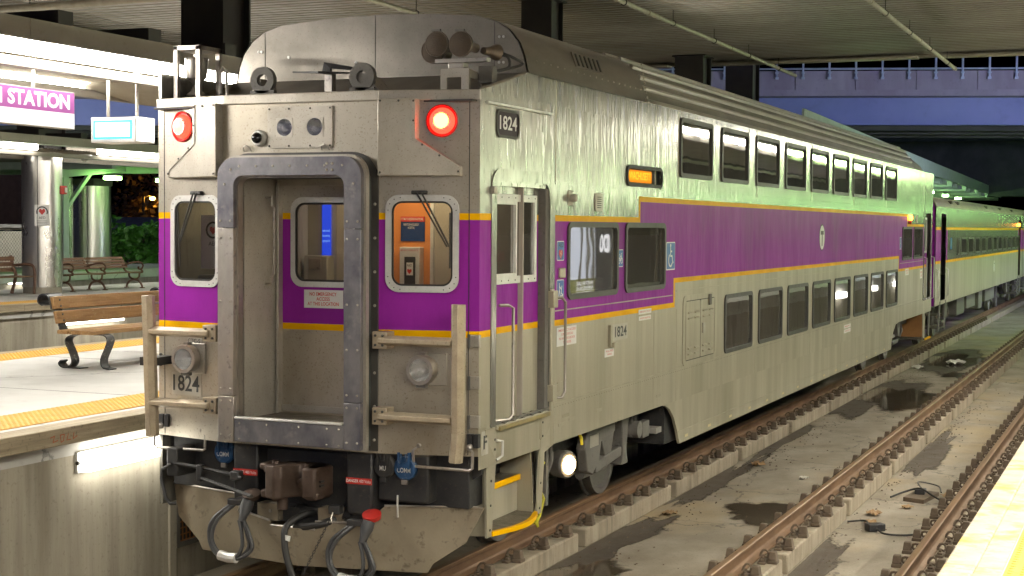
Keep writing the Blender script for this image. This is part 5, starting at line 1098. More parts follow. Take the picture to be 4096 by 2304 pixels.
for x, hole in ((-.52, 1), (.43, 0)):
    e = MB().ring((x, .06, 0), X, Z, Y, [(.115 * math.cos(R(a)), 4.185 + .115 * math.sin(R(a))) for a in range(0, 360, 15)], [(.05 * math.cos(R(a)), 4.185 + .05 * math.sin(R(a))) for a in range(0, 360, 15)], .05).build('lifting_ring', GREYIRON, car)
    if not hole: MB().plate([(x - .05, .075, 4.0), (x + .05, .075, 4.0), (x + .05, .075, 4.2), (x - .05, .075, 4.24)], Y, .02).build('ring_web', GREYIRON, e)
    box('ring_foot', GREYIRON, e, x - .115, x + .115, .06, .11, 3.97, 4.10)
    MB().plate([(x - .13 if hole else x + .01, .085, 3.97), (x - .13 if hole else x + .01, .085, 4.08), (x - .03 if hole else x + .03, .085, 4.20), (x - .02 if hole else x + .20, .085, 4.02), (x - .02 if hole else x + .20, .085, 3.97)], Y, .25).build('ring_gusset', POST, e)
an = MB().plate([(-.33, .24, 4.258), (.0, .10, 4.235), (.20, .42, 4.25), (-.1, .5, 4.265)], Z, .012).build('antenna_plate', IRON, car)
box('antenna_mast', POST, an, -.03, .04, .26, .33, 3.98, 4.24); MB().plate([(-.08, .30, 4.26), (-.06, .30, 4.345), (.20, .34, 4.30), (.20, .34, 4.27), (.0, .30, 4.29), (.0, .30, 4.26)], Y, .03).build('antenna_fin', IRON, an)
# horn cluster
HORNM = pbr('tarnished_horn', (.20, .16, .125), (.14, .11, .085), (.35, .5), .6, 5)
hn = bpy.data.objects.new('horn_cluster', None); C.objects.link(hn); hn.parent = car
HB = pbr('horn_mesh', (.055, .034, .016), (.035, .022, .011), (.35, .5), .5, 5, bump=.6, bscale=160, bdist=.01)
for x, y, z, s in ((1.06, .16, 4.437, 1), (1.272, .16, 4.428, 1), (.955, .30, 4.40, 1)):
    q = MB().lathe([(.102, 0), (.106, .012), (.102, .03), (.06, .12), (.04, .20), (.04, .30)], (x, y, z), Y, 24).build('horn_bell', HORNM, hn)
    MB().lathe([(.098, .0), (.098, .002), (.05, -.008), (.01, -.01)], (x, y - .002, z), Y, 22).build('horn_face', HB, q); box('band_clip', GREYIRON, q, x - .05, x + .03, y + .005, y + .025, z + .104, z + .12)
MB().lathe([(.03, 0), (.035, .08), (.065, .14), (.068, .17)], (1.36, .42, 4.40), Vector((.3, .95, 0)), 20).build('rear_horn', HORNM, hn)
box('horn_bar', POST, hn, 1.0, 1.46, .26, .34, 4.295, 4.325); box('horn_manifold', POST, hn, 1.12, 1.26, .25, .36, 4.24, 4.296, .01)
hb_ = MB().ring((0, .20, 0), X, Z, Y, rrect(1.20, 4.125, .24, .23, .01, 2), rrect(1.20, 4.11, .13, .12, .01, 2), .012).build('horn_bracket', STEEL2, hn)
MB().plate([(1.32, .20, 4.24), (1.32, .52, 4.20), (1.32, .52, 4.0), (1.32, .48, 4.0), (1.32, .46, 4.15), (1.32, .24, 4.17), (1.32, .22, 4.0), (1.32, .20, 4.0)], X, .012).build('bracket_side', STEEL2, hb_)
box('valve_block', GREYIRON, hn, 1.40, 1.60, .35, .45, 4.16, 4.29, .01) if False else box('valve_block', GREYIRON, hn, 1.34, 1.47, .36, .46, 4.13, 4.27, .01)
MB().tube(bez([(1.44, .55, 4.38), (1.50, .60, 4.36), (1.50, .62, 4.28), (1.44, .5, 4.24), (1.36, .45, 4.22)]), .012, 8).build('air_line', RUB, hn); MB().tube(bez([(1.44, .56, 4.40), (1.52, .7, 4.36), (1.50, .9, 4.33), (1.42, .6, 4.25)]), .012, 8).build('air_line', RUB, hn)

# ---------------------------------------------------------------- bogies
def bogie(yc, par, detail=True, sgn=1):
    b = bpy.data.objects.new('bogie', None); C.objects.link(b); b.parent = par
    for ya in (yc - 1.41, yc + 1.41):
        for x in (-.7525, .7525):
            s = 1 if x > 0 else -1
            w_ = MB().lathe([(.12, -.09), (.40, -.085), (.455, -.07), (.455, -.045), (.425, -.04), (.42, .055), (.36, .06), (.33, .02), (.14, .02), (.12, .06)], (x, ya, .425), X * s, 32).build('wheel', GREYIRON, b)
        MB().cyl((-.9, ya, .425), (.9, ya, .425), .08, 12).build('axle', GREYIRON, b)
    for s in (1, -1):
        x0, x1 = (.45, .60) if s > 0 else (-.60, -.45)
        MB().plate([(x0, yc - 2.05, .55), (x0, yc - 1.75, .78), (x0, yc - 1.05, .80), (x0, yc - .75, .55), (x0, yc + .75, .55), (x0, yc + 1.05, .80), (x0, yc + 1.75, .78), (x0, yc + 2.0, .55), (x0, yc + 1.85, .30), (x0, yc + 1.0, .30), (x0, yc + .7, .38), (x0, yc - .7, .38), (x0, yc - 1.0, .30), (x0, yc - 1.85, .30)], X, x1 - x0).build('side_frame', GREYIRON, b, 35, .015)
        if s > 0:
            MB().plate([(1.17, yc + .0, .98), (1.17, yc + .55, .98), (1.17, yc + .40, .62), (1.17, yc + .2, .62)], X, .10).build('bolster_hanger', GREYIRON, b, 35, .01)
            MB().tube([(1.2, yc + .62, .95), (1.24, yc + .70, .85), (1.26, yc + .74, .72), (1.22, yc + .66, .58)], .028, 8).build('damper_hose', GREYIRON, b)
            MB().cyl((1.2, yc - .35, .5), (1.2, yc + .35, .5), .05, 10).build('damper', GREYIRON, b)
    return b
b1 = bogie(3.54, car); bogie(22.75, car)
# underfloor parts beside the front step
MB().plate([(1.22, 3.10, .97), (1.22, 3.92, .97), (1.22, 3.92, .86), (1.22, 3.50, .80), (1.22, 3.44, .62), (1.22, 3.25, .50), (1.22, 3.10, .55), (1.22, 3.02, .78)], X, .10).build('equalizer_cover', GREYIRON, b1, 35, .012)
MB().plate([(1.18, 3.45, .60), (1.18, 4.30, .66), (1.18, 4.30, .56), (1.18, 3.45, .48)], X, .10).build('equalizer_bar', GREYIRON, b1, 35, .01); MB().plate([(1.16, 4.18, .99), (1.16, 4.42, .99), (1.16, 4.36, .62), (1.16, 4.40, .46), (1.16, 4.20, .46), (1.16, 4.24, .62)], X, .14).build('spring_hanger', GREYIRON, b1, 35, .012)
box('maker_plate', STEEL2, b1, 1.321, 1.324, 3.15, 3.40, .78, .90)
lampy = 2.66
ln = MB().lathe([(.13, 0), (.135, .12), (.12, .14)], (1.17, lampy, .69), Vector((1, -.35, 0)).normalized(), 22).build('step_lamp', GREYIRON, b1)
MB().lathe([(.088, 0), (.085, .012), (.04, .02)], Vector((1.17, lampy, .69)) + Vector((1, -.35, 0)).normalized() * .14, Vector((1, -.35, 0)).normalized(), 20).build('lamp_lens', STEPL, ln)
for dy, r in ((1.78, .03), (1.95, .035), (2.2, .025)): MB().tube(bez([(1.25, dy, 1.02), (1.27, dy + .03, .8), (1.22, dy - .02, .62), (1.18, dy - .12, .45)]), r, 8).build('brake_pipe', GREYIRON, b1)
for y, z in ((1.72, .78), (1.74, .62), (1.85, .5)): MB().lathe([(.055, 0), (.06, .06), (.035, .10)], (1.25, y, z), X, 14).build('pipe_flange', GREYIRON, b1)
VY = pbr('yellow_valve_handle', (.6, .55, .03), (.45, .4, .03), (.5, .6), 0, 8)
for P in ([(1.34, 1.78, .58), (1.37, 1.80, .50), (1.37, 1.70, .36), (1.36, 1.62, .30)], [(1.34, 1.62, .42), (1.37, 1.62, .36), (1.37, 1.66, .27)], [(1.34, 1.66, .80), (1.37, 1.72, .82), (1.37, 1.80, .83)], [(1.36, 2.72, 1.0), (1.38, 2.74, .94), (1.38, 2.76, .87)]): MB().tube(P, .014, 6).build('valve_handle', VY, b1)
box('frame_strap', GREYIRON, b1, 1.24, 1.28, 2.08, 2.14, .38, 1.0)
q = bpy.data.objects.new('underfloor_gear', None); C.objects.link(q); q.parent = car
m = MB(); m.cyl((1.30, 4.50, 1.0), (1.30, 4.50, .72), .02, 8); m.cyl((1.30, 4.62, 1.0), (1.30, 4.62, .70), .02, 8); m.cyl((1.25, 4.55, .80), (1.38, 4.55, .80), .09, 14); m.build('brake_valve', GREYIRON, q); box('valve_box', GREYIRON, q, 1.28, 1.36, 4.72, 4.95, .68, .86, .008)
for a, b2 in ((.5, 5.2), (5.2, 20.6), (20.6, 25.8)): box('underfloor_box', IRON, q, -1.2, 1.15 if a < 5 or a > 20 else 1.45, a, b2, .80 if a < 5 or a > 20 else .56, 1.02)
#PART5
# ------------------------------------------------------------------ single-level coaches behind
def coach(y0, label, L=25.7):
    t = thing('passenger_coach', label, 'rail car'); y1 = y0 + L
    def zs(y, z):
        end = y < 2.25 or y > L - 2.25
        if z > 3.02: return 0
        if z > 2.95: return 2
        if z > 2.19: return 1 if end else 0
        if z > 2.12: return 2
        return 3
    hs_ = [(5.16 + 1.745 * i, 6.5 + 1.745 * i, 2.31, 2.71) for i in range(11)] + [(4.36, 4.72, 2.31, 2.71), (1.0, 1.95, 1.2, 3.35), (L - 1.95, L - 1.0, 1.2, 3.35)]
    grid_wall((Wd, y0, 0), Y, X, L, 1.10, 3.52, hs_, zs, (2.25, L - 2.25), (3.02, 2.95, 2.19, 2.12)).build('side_wall', SM, t, 0)
    for a, b, z0, z1 in hs_[:12]:
        a += y0; b += y0; yc, zc = (a + b) / 2, 2.51
        f = MB().ring((Wd - .002, 0, 0), Y, Z, X, rrect(yc, zc, b - a + .05, .47, .07), rrect(yc, zc, b - a - .05, .37, .05), .015).build('window', GASK, t, 40)
        MB().plate(pl3((Wd - .008, 0, 0), Y, Z, rrect(yc, zc, b - a - .02, .40, .05)), X, .005).build('pane', PANE, f)
    P = [(1.527, 3.50), (1.49, 3.60), (1.40, 3.70), (1.22, 3.78), (.8, 3.84), (0, 3.87)]; P = P + [(-a, b) for a, b in reversed(P[:-1])]; n = len(P)
    MB().add([(a, y0, b) for a, b in P] + [(a, y1, b) for a, b in P], [(i, i + 1, n + i + 1, n + i) for i in range(n - 1)]).build('roof', SIDE_LO, t, 40)
    for y in (3.1, 4.6, 12, 16.5, 21): box('roof_vent', GREYIRON, t, 1.30, 1.50, y0 + y, y0 + y + .25, 3.62, 3.70)
    m = MB(); 
    for x in (.9, 1.1, 1.3): m.tube([(x, y0 + .3, 3.83 - (x - .8) * .16), (x, y1 - .3, 3.83 - (x - .8) * .16)], .015, 6)
    m.build('roof_ribs', SIDE_LO, t)
    m = MB(); m.plate([(-1.5, y0, 1.1), (1.5, y0, 1.1), (1.5, y0, 3.5)] + [(a * .98, y0, b) for a, b in P] + [(-1.5, y0, 3.5)], Y, .03); m.build('end_wall', PURPLE, t)
    box('end_wall', SIDE_LO, t, -1.49, 1.49, y1 - .03, y1, 1.1, 3.5); box('left_wall', SIDE_LO, t, -1.52, -1.49, y0 + .04, y1 - .04, 1.1, 3.5); box('floor', IRON, t, -1.45, 1.42, y0 + .04, y1 - .04, 1.05, 1.15)
    box('inner_wall', INTER, t, -1.2, -1.17, y0 + .1, y1 - .1, 1.2, 3.4)
    for ya in (y0 + 1.0, y1 - 1.95):
        d = box('door_leaf', GREYIRON, t, 1.38, 1.40, ya, ya + .95, 1.15, 3.35); MB().box(1.40, 1.403, ya + .25, ya + .7, 2.3, 2.95).build('door_pane', PANE, d)
        MB().plate([(1.53, ya - .1, 1.18), (1.53, ya + .1, 1.18), (1.53, ya - .15, .45), (1.53, ya - .35, .45)], -X, .03).build('step_flange', GREYIRON, t); MB().plate([(1.53, ya + .95, 1.18), (1.53, ya + 1.15, 1.18), (1.53, ya + .95, .45), (1.53, ya + .75, .45)], -X, .03).build('step_flange', GREYIRON, t)
        box('step_tread', MESHSTEEL, t, 1.1, 1.52, ya - .1, ya + .8, .50, .53); box('step_tread', MESHSTEEL, t, 1.1, 1.45, ya, ya + .9, .82, .85)
    for y in (.15, 2.05): MB().tube([(Wd, y0 + y, 2.0), (Wd + .06, y0 + y, 1.95), (Wd + .06, y0 + y, 1.3), (Wd, y0 + y, 1.27)], .014, 6).build('hand_rail', ALU, t)
    for y in (4.0, 21.7): bogie(y0 + y, t)
    for a, b, z in ((6.8, 8.6, .52), (9.2, 11.5, .6), (12.5, 13.6, .45), (14.5, 17.5, .6)): box('underfloor_box', GREYIRON, t, -1.1, 1.25, y0 + a, y0 + b, z, 1.05, .01)
    lg_ = MB().plate(pl3((Wd + .001, y0 + 14.4, 1.77), Y, Z, circ(0, 0, .19, 28)), X, .002).build('roundel', WHITE, t); text('roundel_lettering', 'T', .26, (Wd + .003, y0 + 14.4, 1.77), Y, Z, INK, lg_, .03)
    MB().plate(pl3((Wd + .001, y0 + 3.0, 2.6), Y, Z, rrect(0, 0, .3, .3, .02, 2)), X, .002).build('wheelchair_decal', BLUEPRINT, t)
    MB().lathe([(.06, 0), (.06, .05), (.03, .07)], (Wd, y1 - 2.1, 3.15), X, 12).build('marker_lamp', ORL, t)
    return t
coach(26.85, 'single-level stainless coach coupled behind the bilevel car')
coach(52.75, 'last stainless coach, barely seen at the right edge of the picture')
bw = MB().add([(-.72, 26.25, 1.3), (.72, 26.25, 1.3), (.72, 26.25, 3.4), (-.72, 26.25, 3.4), (-.72, 26.85, 1.3), (.72, 26.85, 1.3), (.72, 26.85, 3.4), (-.72, 26.85, 3.4)], [(1, 5, 6, 2), (2, 6, 7, 3), (0, 3, 7, 4)]).build('gangway_bellows', RUB, car)

# ------------------------------------------------------------------ station furniture on the left
ss = thing('station_sign', 'hanging purple and white sign that reads STATION', 'sign')
box('sign_case', POST, ss, -4.10, -4.0, -.6, 1.955, 3.948, 4.335, .004)
box('purple_face', STATP, ss, -3.9995, -3.996, -.59, 1.945, 4.112, 4.325); box('white_face', STATW, ss, -3.9995, -3.996, -.59, 1.945, 3.957, 4.110)
text('sign_lettering', 'STATION', .20, (-3.996, 1.405, 4.216), Y, Z, STATW, ss, .034, .93); text('sign_lettering', 'NORTH', .20, (-3.996, .50, 4.216), Y, Z, STATW, ss, .034, .72)
for y in (1.38, -.2): MB().cyl((-4.05, y, 4.33), (-4.05, y, 4.64), .018, 8).build('hanger_rod', POST, ss)
ls = thing('lightbox_sign', 'glowing white lightbox sign with pale blue border hanging beside the cab', 'sign')
box('sign_case', ALU, ls, -4.228, -3.648, 2.505, 2.86, 3.845, 4.117, .006)
box('blue_border', SIGNB, ls, -4.19, -3.686, 2.500, 2.504, 3.882, 4.080); box('lit_face', SIGNW, ls, -4.165, -3.711, 2.496, 2.4995, 3.905, 4.058); box('lit_side', SIGNW, ls, -3.6478, -3.6465, 2.53, 2.84, 3.86, 4.10)
for x in (-4.07, -3.69): MB().cyl((x, 2.6, 4.115), (x, 2.6, 4.62), .018, 8).build('hanger_rod', POST, ls)
# wooden bench on strap legs
wb_ = thing('wooden_bench', 'weathered wooden bench on black curled strap legs on the near platform', 'bench')
def strap(pts, y, wd, th, name, mat, par):
    m = MB(); P = bez([(a, y, b) for a, b in pts], 8); n = len(P); vs = []
    for i, p in enumerate(P):
        d = (P[min(i + 1, n - 1)] - P[max(i - 1, 0)]).normalized(); q = Vector((d.z, 0, -d.x)) * th / 2
        vs += [p + q - Y * wd / 2, p + q + Y * wd / 2, p - q + Y * wd / 2, p - q - Y * wd / 2]
    fs = [(i * 4 + k, i * 4 + (k + 1) % 4, i * 4 + 4 + (k + 1) % 4, i * 4 + 4 + k) for i in range(n - 1) for k in range(4)] + [(0, 1, 2, 3), ((n - 1) * 4, (n - 1) * 4 + 1, (n - 1) * 4 + 2, (n - 1) * 4 + 3)]
    return m.add(vs, fs).build(name, mat, par, 40)
for y in (3.22, 5.35, 7.5):
    strap([(-5.27, 1.98), (-5.30, 2.10), (-5.36, 2.15), (-5.44, 2.13), (-5.46, 2.06), (-5.40, 2.02)], y, .26, .014, 'back_curl', BIRON, wb_)
    strap([(-5.30, 2.06), (-5.24, 1.86), (-5.17, 1.72), (-5.0, 1.700), (-4.75, 1.700), (-4.58, 1.695), (-4.53, 1.64), (-4.56, 1.55), (-4.62, 1.42), (-4.60, 1.33), (-4.50, 1.308)], y, .13, .014, 'strap_leg', BIRON, wb_)
    strap([(-4.98, 1.695), (-5.09, 1.66), (-5.12, 1.60), (-5.06, 1.48), (-5.03, 1.38), (-5.08, 1.315), (-5.17, 1.31), (-5.22, 1.35), (-5.19, 1.385)], y, .13, .014, 'strap_leg', BIRON, wb_)
    box('foot_plate', BIRON, wb_, -5.08, -4.9, y - .07, y + .07, 1.301, 1.312)
def plank(y0, y1, c, up_, w_, th): 
    d = Vector(up_).normalized(); n = Vector((d.z, 0, -d.x)); return MB().obox((c[0], (y0 + y1) / 2, c[1]), Y, d, n, y1 - y0, w_, th).build('plank', WOOD, wb_, 35, .008)
plank(3.10, 7.7, (-5.255, 2.05), (-.25, 0, 1), .145, .045); plank(3.10, 7.7, (-5.21, 1.885), (-.25, 0, 1), .145, .045)
for x in (-5.0, -4.83, -4.66): plank(2.96, 7.6, (x, 1.732), (1, 0, 0), .155, .045)
m = MB()
for y in (3.20, 5.33):
    for z in (2.015, 2.085, 1.85, 1.92): m.lathe([(.014, 0), (.011, .008)], (-5.225 + (2.05 - z) * .25 , y, z), X, 8)
stuff(m.build('plank_bolts', GREYIRON, wb_))
# slatted benches with scrolled iron ends on the second platform
def slat_bench(label, y0, y1, ends, x=-18.05, grp='slatted benches on the second platform'):
    t = thing('slatted_bench', label, 'bench', group=grp)
    for i in range(4): MB().obox((x - .28 - .05 * i, (y0 + y1) / 2, 1.85 + .075 * i), Y, Vector((-.5, 0, 1)).normalized(), Vector((1, 0, .5)).normalized(), y1 - y0, .062, .025).build('back_slat', WOOD2, t)
    for i in range(5): box('seat_slat', WOOD2, t, x - .22 + .09 * i, x - .15 + .09 * i, y0, y1, 1.705 - abs(i - 3) * .004, 1.73 - abs(i - 3) * .004)
    for y in ends:
        e = MB(); e.tube(bez([(x - .47, y, 2.10), (x - .40, y, 1.95), (x - .25, y, 1.72), (x + .20, y, 1.71), (x + .24, y, 1.74), (x + .20, y, 1.78)]), .026, 8)
        e.tube(bez([(x - .33, y, 1.88), (x - .1, y, 1.95), (x + .15, y, 1.97), (x + .26, y, 1.90), (x + .22, y, 1.80), (x + .13, y, 1.80), (x + .12, y, 1.86)]), .024, 8)
        e.tube(bez([(x - .18, y, 1.70), (x - .15, y, 1.58), (x + .0, y, 1.52), (x + .13, y, 1.58), (x + .16, y, 1.70)]), .024, 8)
        e.tube(bez([(x - .02, y, 1.52), (x - .16, y, 1.48), (x - .24, y, 1.38), (x - .25, y, 1.31)]), .027, 8); e.tube(bez([(x + .02, y, 1.52), (x + .14, y, 1.48), (x + .22, y, 1.38), (x + .24, y, 1.31)]), .027, 8)
        for q in (-.25, .24): e.box(x + q - .05, x + q + .05, y - .04, y + .04, 1.300, 1.325)
        e.build('scrolled_end', BROWNIRON, t)
slat_bench('brown slatted bench beside the alarm column, scrolled iron ends', 18.85, 20.2, (18.95, 20.18)); slat_bench('brown slatted bench at the far end of the row', 20.24, 21.75, (21.7,))
ab = thing('armchair_bench', 'brown wooden bench with plain arms at the left edge of the picture', 'bench')
for i in range(3): box('back_slat', WOOD2, ab, -18.42, -18.38, 14.6, 17.55, 1.82 + .13 * i, 1.92 + .13 * i)
for i in range(4): box('seat_slat', WOOD2, ab, -18.35 + .13 * i, -18.24 + .13 * i, 14.6, 17.6, 1.70, 1.73)
for y in (15.2, 17.5): MB().tube(bez([(-18.45, y, 2.2), (-18.38, y, 1.95), (-18.3, y, 1.72), (-18.42, y, 1.31)]), .04, 8).build('rear_leg', BROWNIRON, ab); MB().tube(bez([(-18.35, y, 1.97), (-18.0, y, 2.0), (-17.78, y, 1.95), (-17.74, y, 1.7), (-17.76, y, 1.31)]), .035, 8).build('arm_leg', BROWNIRON, ab)
# fittings on the cased column
al = thing('fire_alarm', 'red fire alarm strobe on the stainless column', 'alarm'); box('alarm_box', REDP, al, -17.70, -17.62, 18.28, 18.52, 3.66, 3.86, .01); box('strobe', WHITE, al, -17.62, -17.59, 18.42, 18.50, 3.70, 3.82, .01)
def poster(label, loc, nrm, w_, h_):
    t = thing('safety_poster', label, 'poster', group='safety posters on the columns'); n = Vector(nrm).normalized(); u = Vector((-n.y, n.x, 0)); o = Vector(loc)
    MB().obox(o, u, Z, n, w_, h_, .006).build('sheet', WHITE, t); o = o + n * .004
    MB().plate(pl3(o + Z * h_ * .18, u, Z, [(a * 1.6, b * 1.6) for a, b in HEART]), n, .002).build('heart_mark', REDINK, t)
    arc = [(.12 * math.cos(R(a)), .12 * math.sin(R(a))) for a in range(-20, 201, 20)]; MB().strokes(o + Z * h_ * .16, u, Z, n, [arc], .028, .002).build('arc_mark', INK, t)
    text('poster_lettering', 'AED', .09, o - Z * h_ * .12, u, Z, INK, t, .004, .15, lift=.003)
    for i in range(4): MB().obox(o - Z * (h_ * .26 + .035 * i), u, Z, n, w_ * .7, .008, .002).build('text_line', INK, t)
poster('white safety poster with red heart on the nearer stainless column', (-17.80, 17.84, 3.15), (.6, -.76, 0), .34, .50)
poster('white safety poster on the column behind, half hidden', (-29.9, 33.05, 3.0), (.66, -.75, 0), .34, .55)
dc = thing('dome_camera', 'small white dome camera under the second canopy', 'camera'); box('mount', ALU, dc, -16.9, -16.65, 18.0, 18.25, 4.50, 4.58, .02); MB().lathe([(.09, 0), (.08, -.05), (.03, -.10)], (-16.78, 18.12, 4.50), Z, 14).build('dome', PANE_F, dc)
# third platform: columns, painted steel canopy, green lamps
c = thing('cased_column', 'tall stainless column with pale green side beyond the slatted benches', 'column', group='cased columns on the third platform'); casing(c, -30.2, 35.3, .72, 1.3, 4.35); box('mesh_collar', GREYIRON, c, -30.75, -29.65, 34.75, 35.85, 4.35, 4.62)
c = thing('cased_column', 'greenish stainless column half behind the alarm column', 'column', group='cased columns on the third platform'); casing(c, -30.3, 33.6, .5, 1.3, 4.6)
pc = thing('steel_shelter', 'white steel post with diagonal brace under the green lit canopy', 'canopy frame')
box('post', PALE, pc, -26.9, -26.6, 29.35, 29.62, 1.3, 4.55); MB().obox((-26.7, 30.9, 4.75), Vector((.0, 1, .09)).normalized(), Z, X, 4.2, .28, .25).build('roof_beam', PALE, pc); MB().obox((-26.7, 30.15, 4.0), Vector((0, .72, .69)).normalized(), Vector((0, -.69, .72)).normalized(), X, 1.9, .12, .12).build('brace', PALE, pc)
box('roof_sheet', SHEET, pc, -34, -24, 26, 40, 4.98, 5.05); box('purlin', PALE, pc, -34, -24, 32.6, 32.8, 4.7, 4.95); box('purlin', PALE, pc, -34, -24, 28.5, 28.7, 4.7, 4.95); box('side_fascia', PALE, pc, -24.1, -24, 26, 40, 4.8, 5.2)
for i, y in enumerate((31.0, 33.9)):
    gl = thing('green_lamp', ('green glowing lamp right of the diagonal brace', 'green glowing lamp at the edge of the train cab')[i], 'lamp', group='green lamps under the far canopy'); box('lamp_glass', GREENT, gl, -26.3, -25.9, y, y + .5, 4.44, 4.56, .03); box('lamp_hood', PALE, gl, -26.32, -25.88, y - .02, y + .52, 4.562, 4.62)
# fence, street and buildings beyond
fn_ = thing('chain_link_fence', 'dark chain link fence behind the far platform', 'fence')
for i in range(16): MB().cyl((-36, 24 + 1.6 * i, -.4), (-36, 24 + 1.6 * i, 2.7), .035, 8).build('fence_post', DARKST, fn_)
MB().cyl((-36, 24, 2.66), (-36, 48, 2.66), .028, 8).build('top_rail', DARKST, fn_)
m = MB()
for i in range(150):
    y = 23 + i * .17; 
    for s in (1, -1): m.cyl((-36, y, .6), (-36, y + s * 2.05, 2.65), .006, 3, caps=False)
stuff(m.build('wire_mesh', DARKST, fn_, 0))
def leafy(nm, label, cat, c, rx, ry, rz, n, sz, mat, seed, trunk=True, grp=None):
    t = thing(nm, label, cat, group=grp); rr = random.Random(seed); m = MB(); cl = [(Vector((rr.uniform(-.7, .7) * rx, rr.uniform(-.7, .7) * ry, rr.uniform(-.6, .8) * rz)), rr.uniform(.3, .5)) for _ in range(14)]
    for i in range(n):
        k, q = rr.choice(cl); d = Vector((rr.gauss(0, 1), rr.gauss(0, 1), rr.gauss(0, 1))).normalized() * (q * rr.random() ** .4); p = Vector(c) + k + Vector((d.x * rx, d.y * ry, d.z * rz))
        a = Vector((rr.gauss(0, 1), rr.gauss(0, 1), rr.gauss(0, .6))).normalized(); b = a.orthogonal().normalized(); s = sz * rr.uniform(.6, 1.3)
        m.add([p - a * s * .5, p + b * s * .3, p + a * s * .6, p - b * s * .3], [(0, 1, 2, 3)])
    m.build('crown', mat, t, 0)
    tr = MB()
    for i in range(5): tr.tube(bez([(c[0], c[1], -.4), (c[0] + rr.uniform(-.1, .1), c[1], c[2] - rz * .8), (c[0] + rr.uniform(-.6, .6) * rx, c[1] + rr.uniform(-.6, .6) * ry, c[2] + rr.uniform(-.2, .5) * rz)]), .04, 6)
    tr.build('trunk', BARK, t); return t
leafy('leafy_bush', 'bright green leafy bush between the far columns and the cab', 'bush', (-33.6, 42.2, 1.85), 1.8, 2.2, 1.25, 3400, .24, LEAF, 5)
DT = pbr('night_foliage', (.06, .07, .02), (.04, .05, .015), (.5, .7)); OT = pbr('autumn_foliage', (.07, .045, .015), (.045, .03, .012), (.5, .7))
leafy('street_tree', 'dark tree under the orange street lamp', 'tree', (-60, 82, 4.2), 4, 4, 3.0, 2500, .45, OT, 8); leafy('street_tree', 'dark tree beside the far stainless column', 'tree', (-62, 74.5, 3.8), 3, 3, 2.6, 2000, .45, OT, 9)
sl = thing('street_lamp', 'orange sodium street lamp on a tall pole', 'street lamp'); MB().cyl((-60, 78.7, -.4), (-60, 78.7, 4.9), .09, 8).build('pole', DARKST, sl); MB().tube([(-60, 78.7, 4.85), (-60, 79.3, 5.0), (-60, 79.7, 4.9)], .05, 6).build('arm', DARKST, sl); MB().lathe([(.05, .1), (.18, .05), (.2, -.05), (.1, -.14)], (-60, 79.75, 4.8), Z, 12).build('lamp_bowl', SODIUM, sl)
hs2 = thing('small_house', 'low pale house with grey roof beyond the bush', 'building'); box('wall', CREAM, hs2, -62, -52, 70, 76, -.4, 2.2); MB().plate([(-62.3, 69.6, 2.2), (-62.3, 76.4, 2.2), (-62.3, 73, 3.4)], X, 10.6).build('roof', pbr('slate_roof', (.13, .15, .17), (.1, .12, .14), (.6, .8)), hs2); box('window', LITWIN, hs2, -51.98, -51.95, 72.2, 73, .8, 1.8)
for y in (74.0, 74.9): MB().lathe([(.12, 0), (.1, .06)], (-51.9, y, 2.35), X, 10).build('wall_lamp', emit('warm_wall_lamp%d' % int(y), (1, .8, .5), 15), hs2)
sh2 = thing('cream_shed', 'cream lit shed behind the chain link fence', 'building'); box('wall', CREAM, sh2, -44, -40, 44.2, 49, -.4, 2.75); box('roof', SHEET, sh2, -44.2, -39.8, 44.0, 49.2, 2.75, 2.9)
bd = thing('brick_building', 'dark brick building with a few lit windows behind the far platform', 'building'); box('wall', BRICKD, bd, -92, -66, 52, 66, -.4, 9.5); box('base_band', pbr('blue_hoarding', (.03, .03, .07), None, (.6, .7)), bd, -65.98, -65.9, 52, 66, -.4, 3.2); box('band', CREAM, bd, -65.99, -65.85, 52, 66, 3.25, 3.4)
for i in range(5):
    for j in range(2): f = box('window', DARKST, bd, -65.99, -65.93, 53 + 2.6 * i, 54.4 + 2.6 * i, 4.2 + 2.4 * j, 5.8 + 2.4 * j); box('pane', LITWIN if (i, j) in ((4, 0), (4, 1)) else PANE, bd, -65.93, -65.92, 53.1 + 2.6 * i, 54.3 + 2.6 * i, 4.3 + 2.4 * j, 5.7 + 2.4 * j)
lb2 = thing('lit_building', 'dark building with white lit windows behind the steel post', 'building'); box('wall', BRICKD, lb2, -70, -60, 67, 71, -.4, 10)
for z in (5.0, 6.6, 8.2): box('window', LITWIN, lb2, -59.98, -59.94, 67.6, 68.6, z, z + 1)
def cone(label, x, y, z):
    t = thing('traffic_cone', label, 'cone', group='traffic cones by the fence'); box('base', pbr('cone_orange', (.7, .12, .02), None, (.5, .6)) if 'cone_orange' not in bpy.data.materials else bpy.data.materials['cone_orange'], t, x - .2, x + .2, y - .2, y + .2, z, z + .04); MB().lathe([(.16, .04), (.03, .75)], (x, y, z), Z, 14).build('cone_body', bpy.data.materials['cone_orange'], t); MB().lathe([(.125, .26), (.09, .46)], (x, y, z), Z, 14).build('white_band', WHITE, t)
cone('orange cone behind the fence left of the alarm column', -38.5, 33.6, .9); cone('orange and white cone at the foot of the tall stainless column', -31.2, 37.0, 1.3)
box_lot = struct(box('street', ASPH, None, -52, -37, 24, 60, .2, .9))
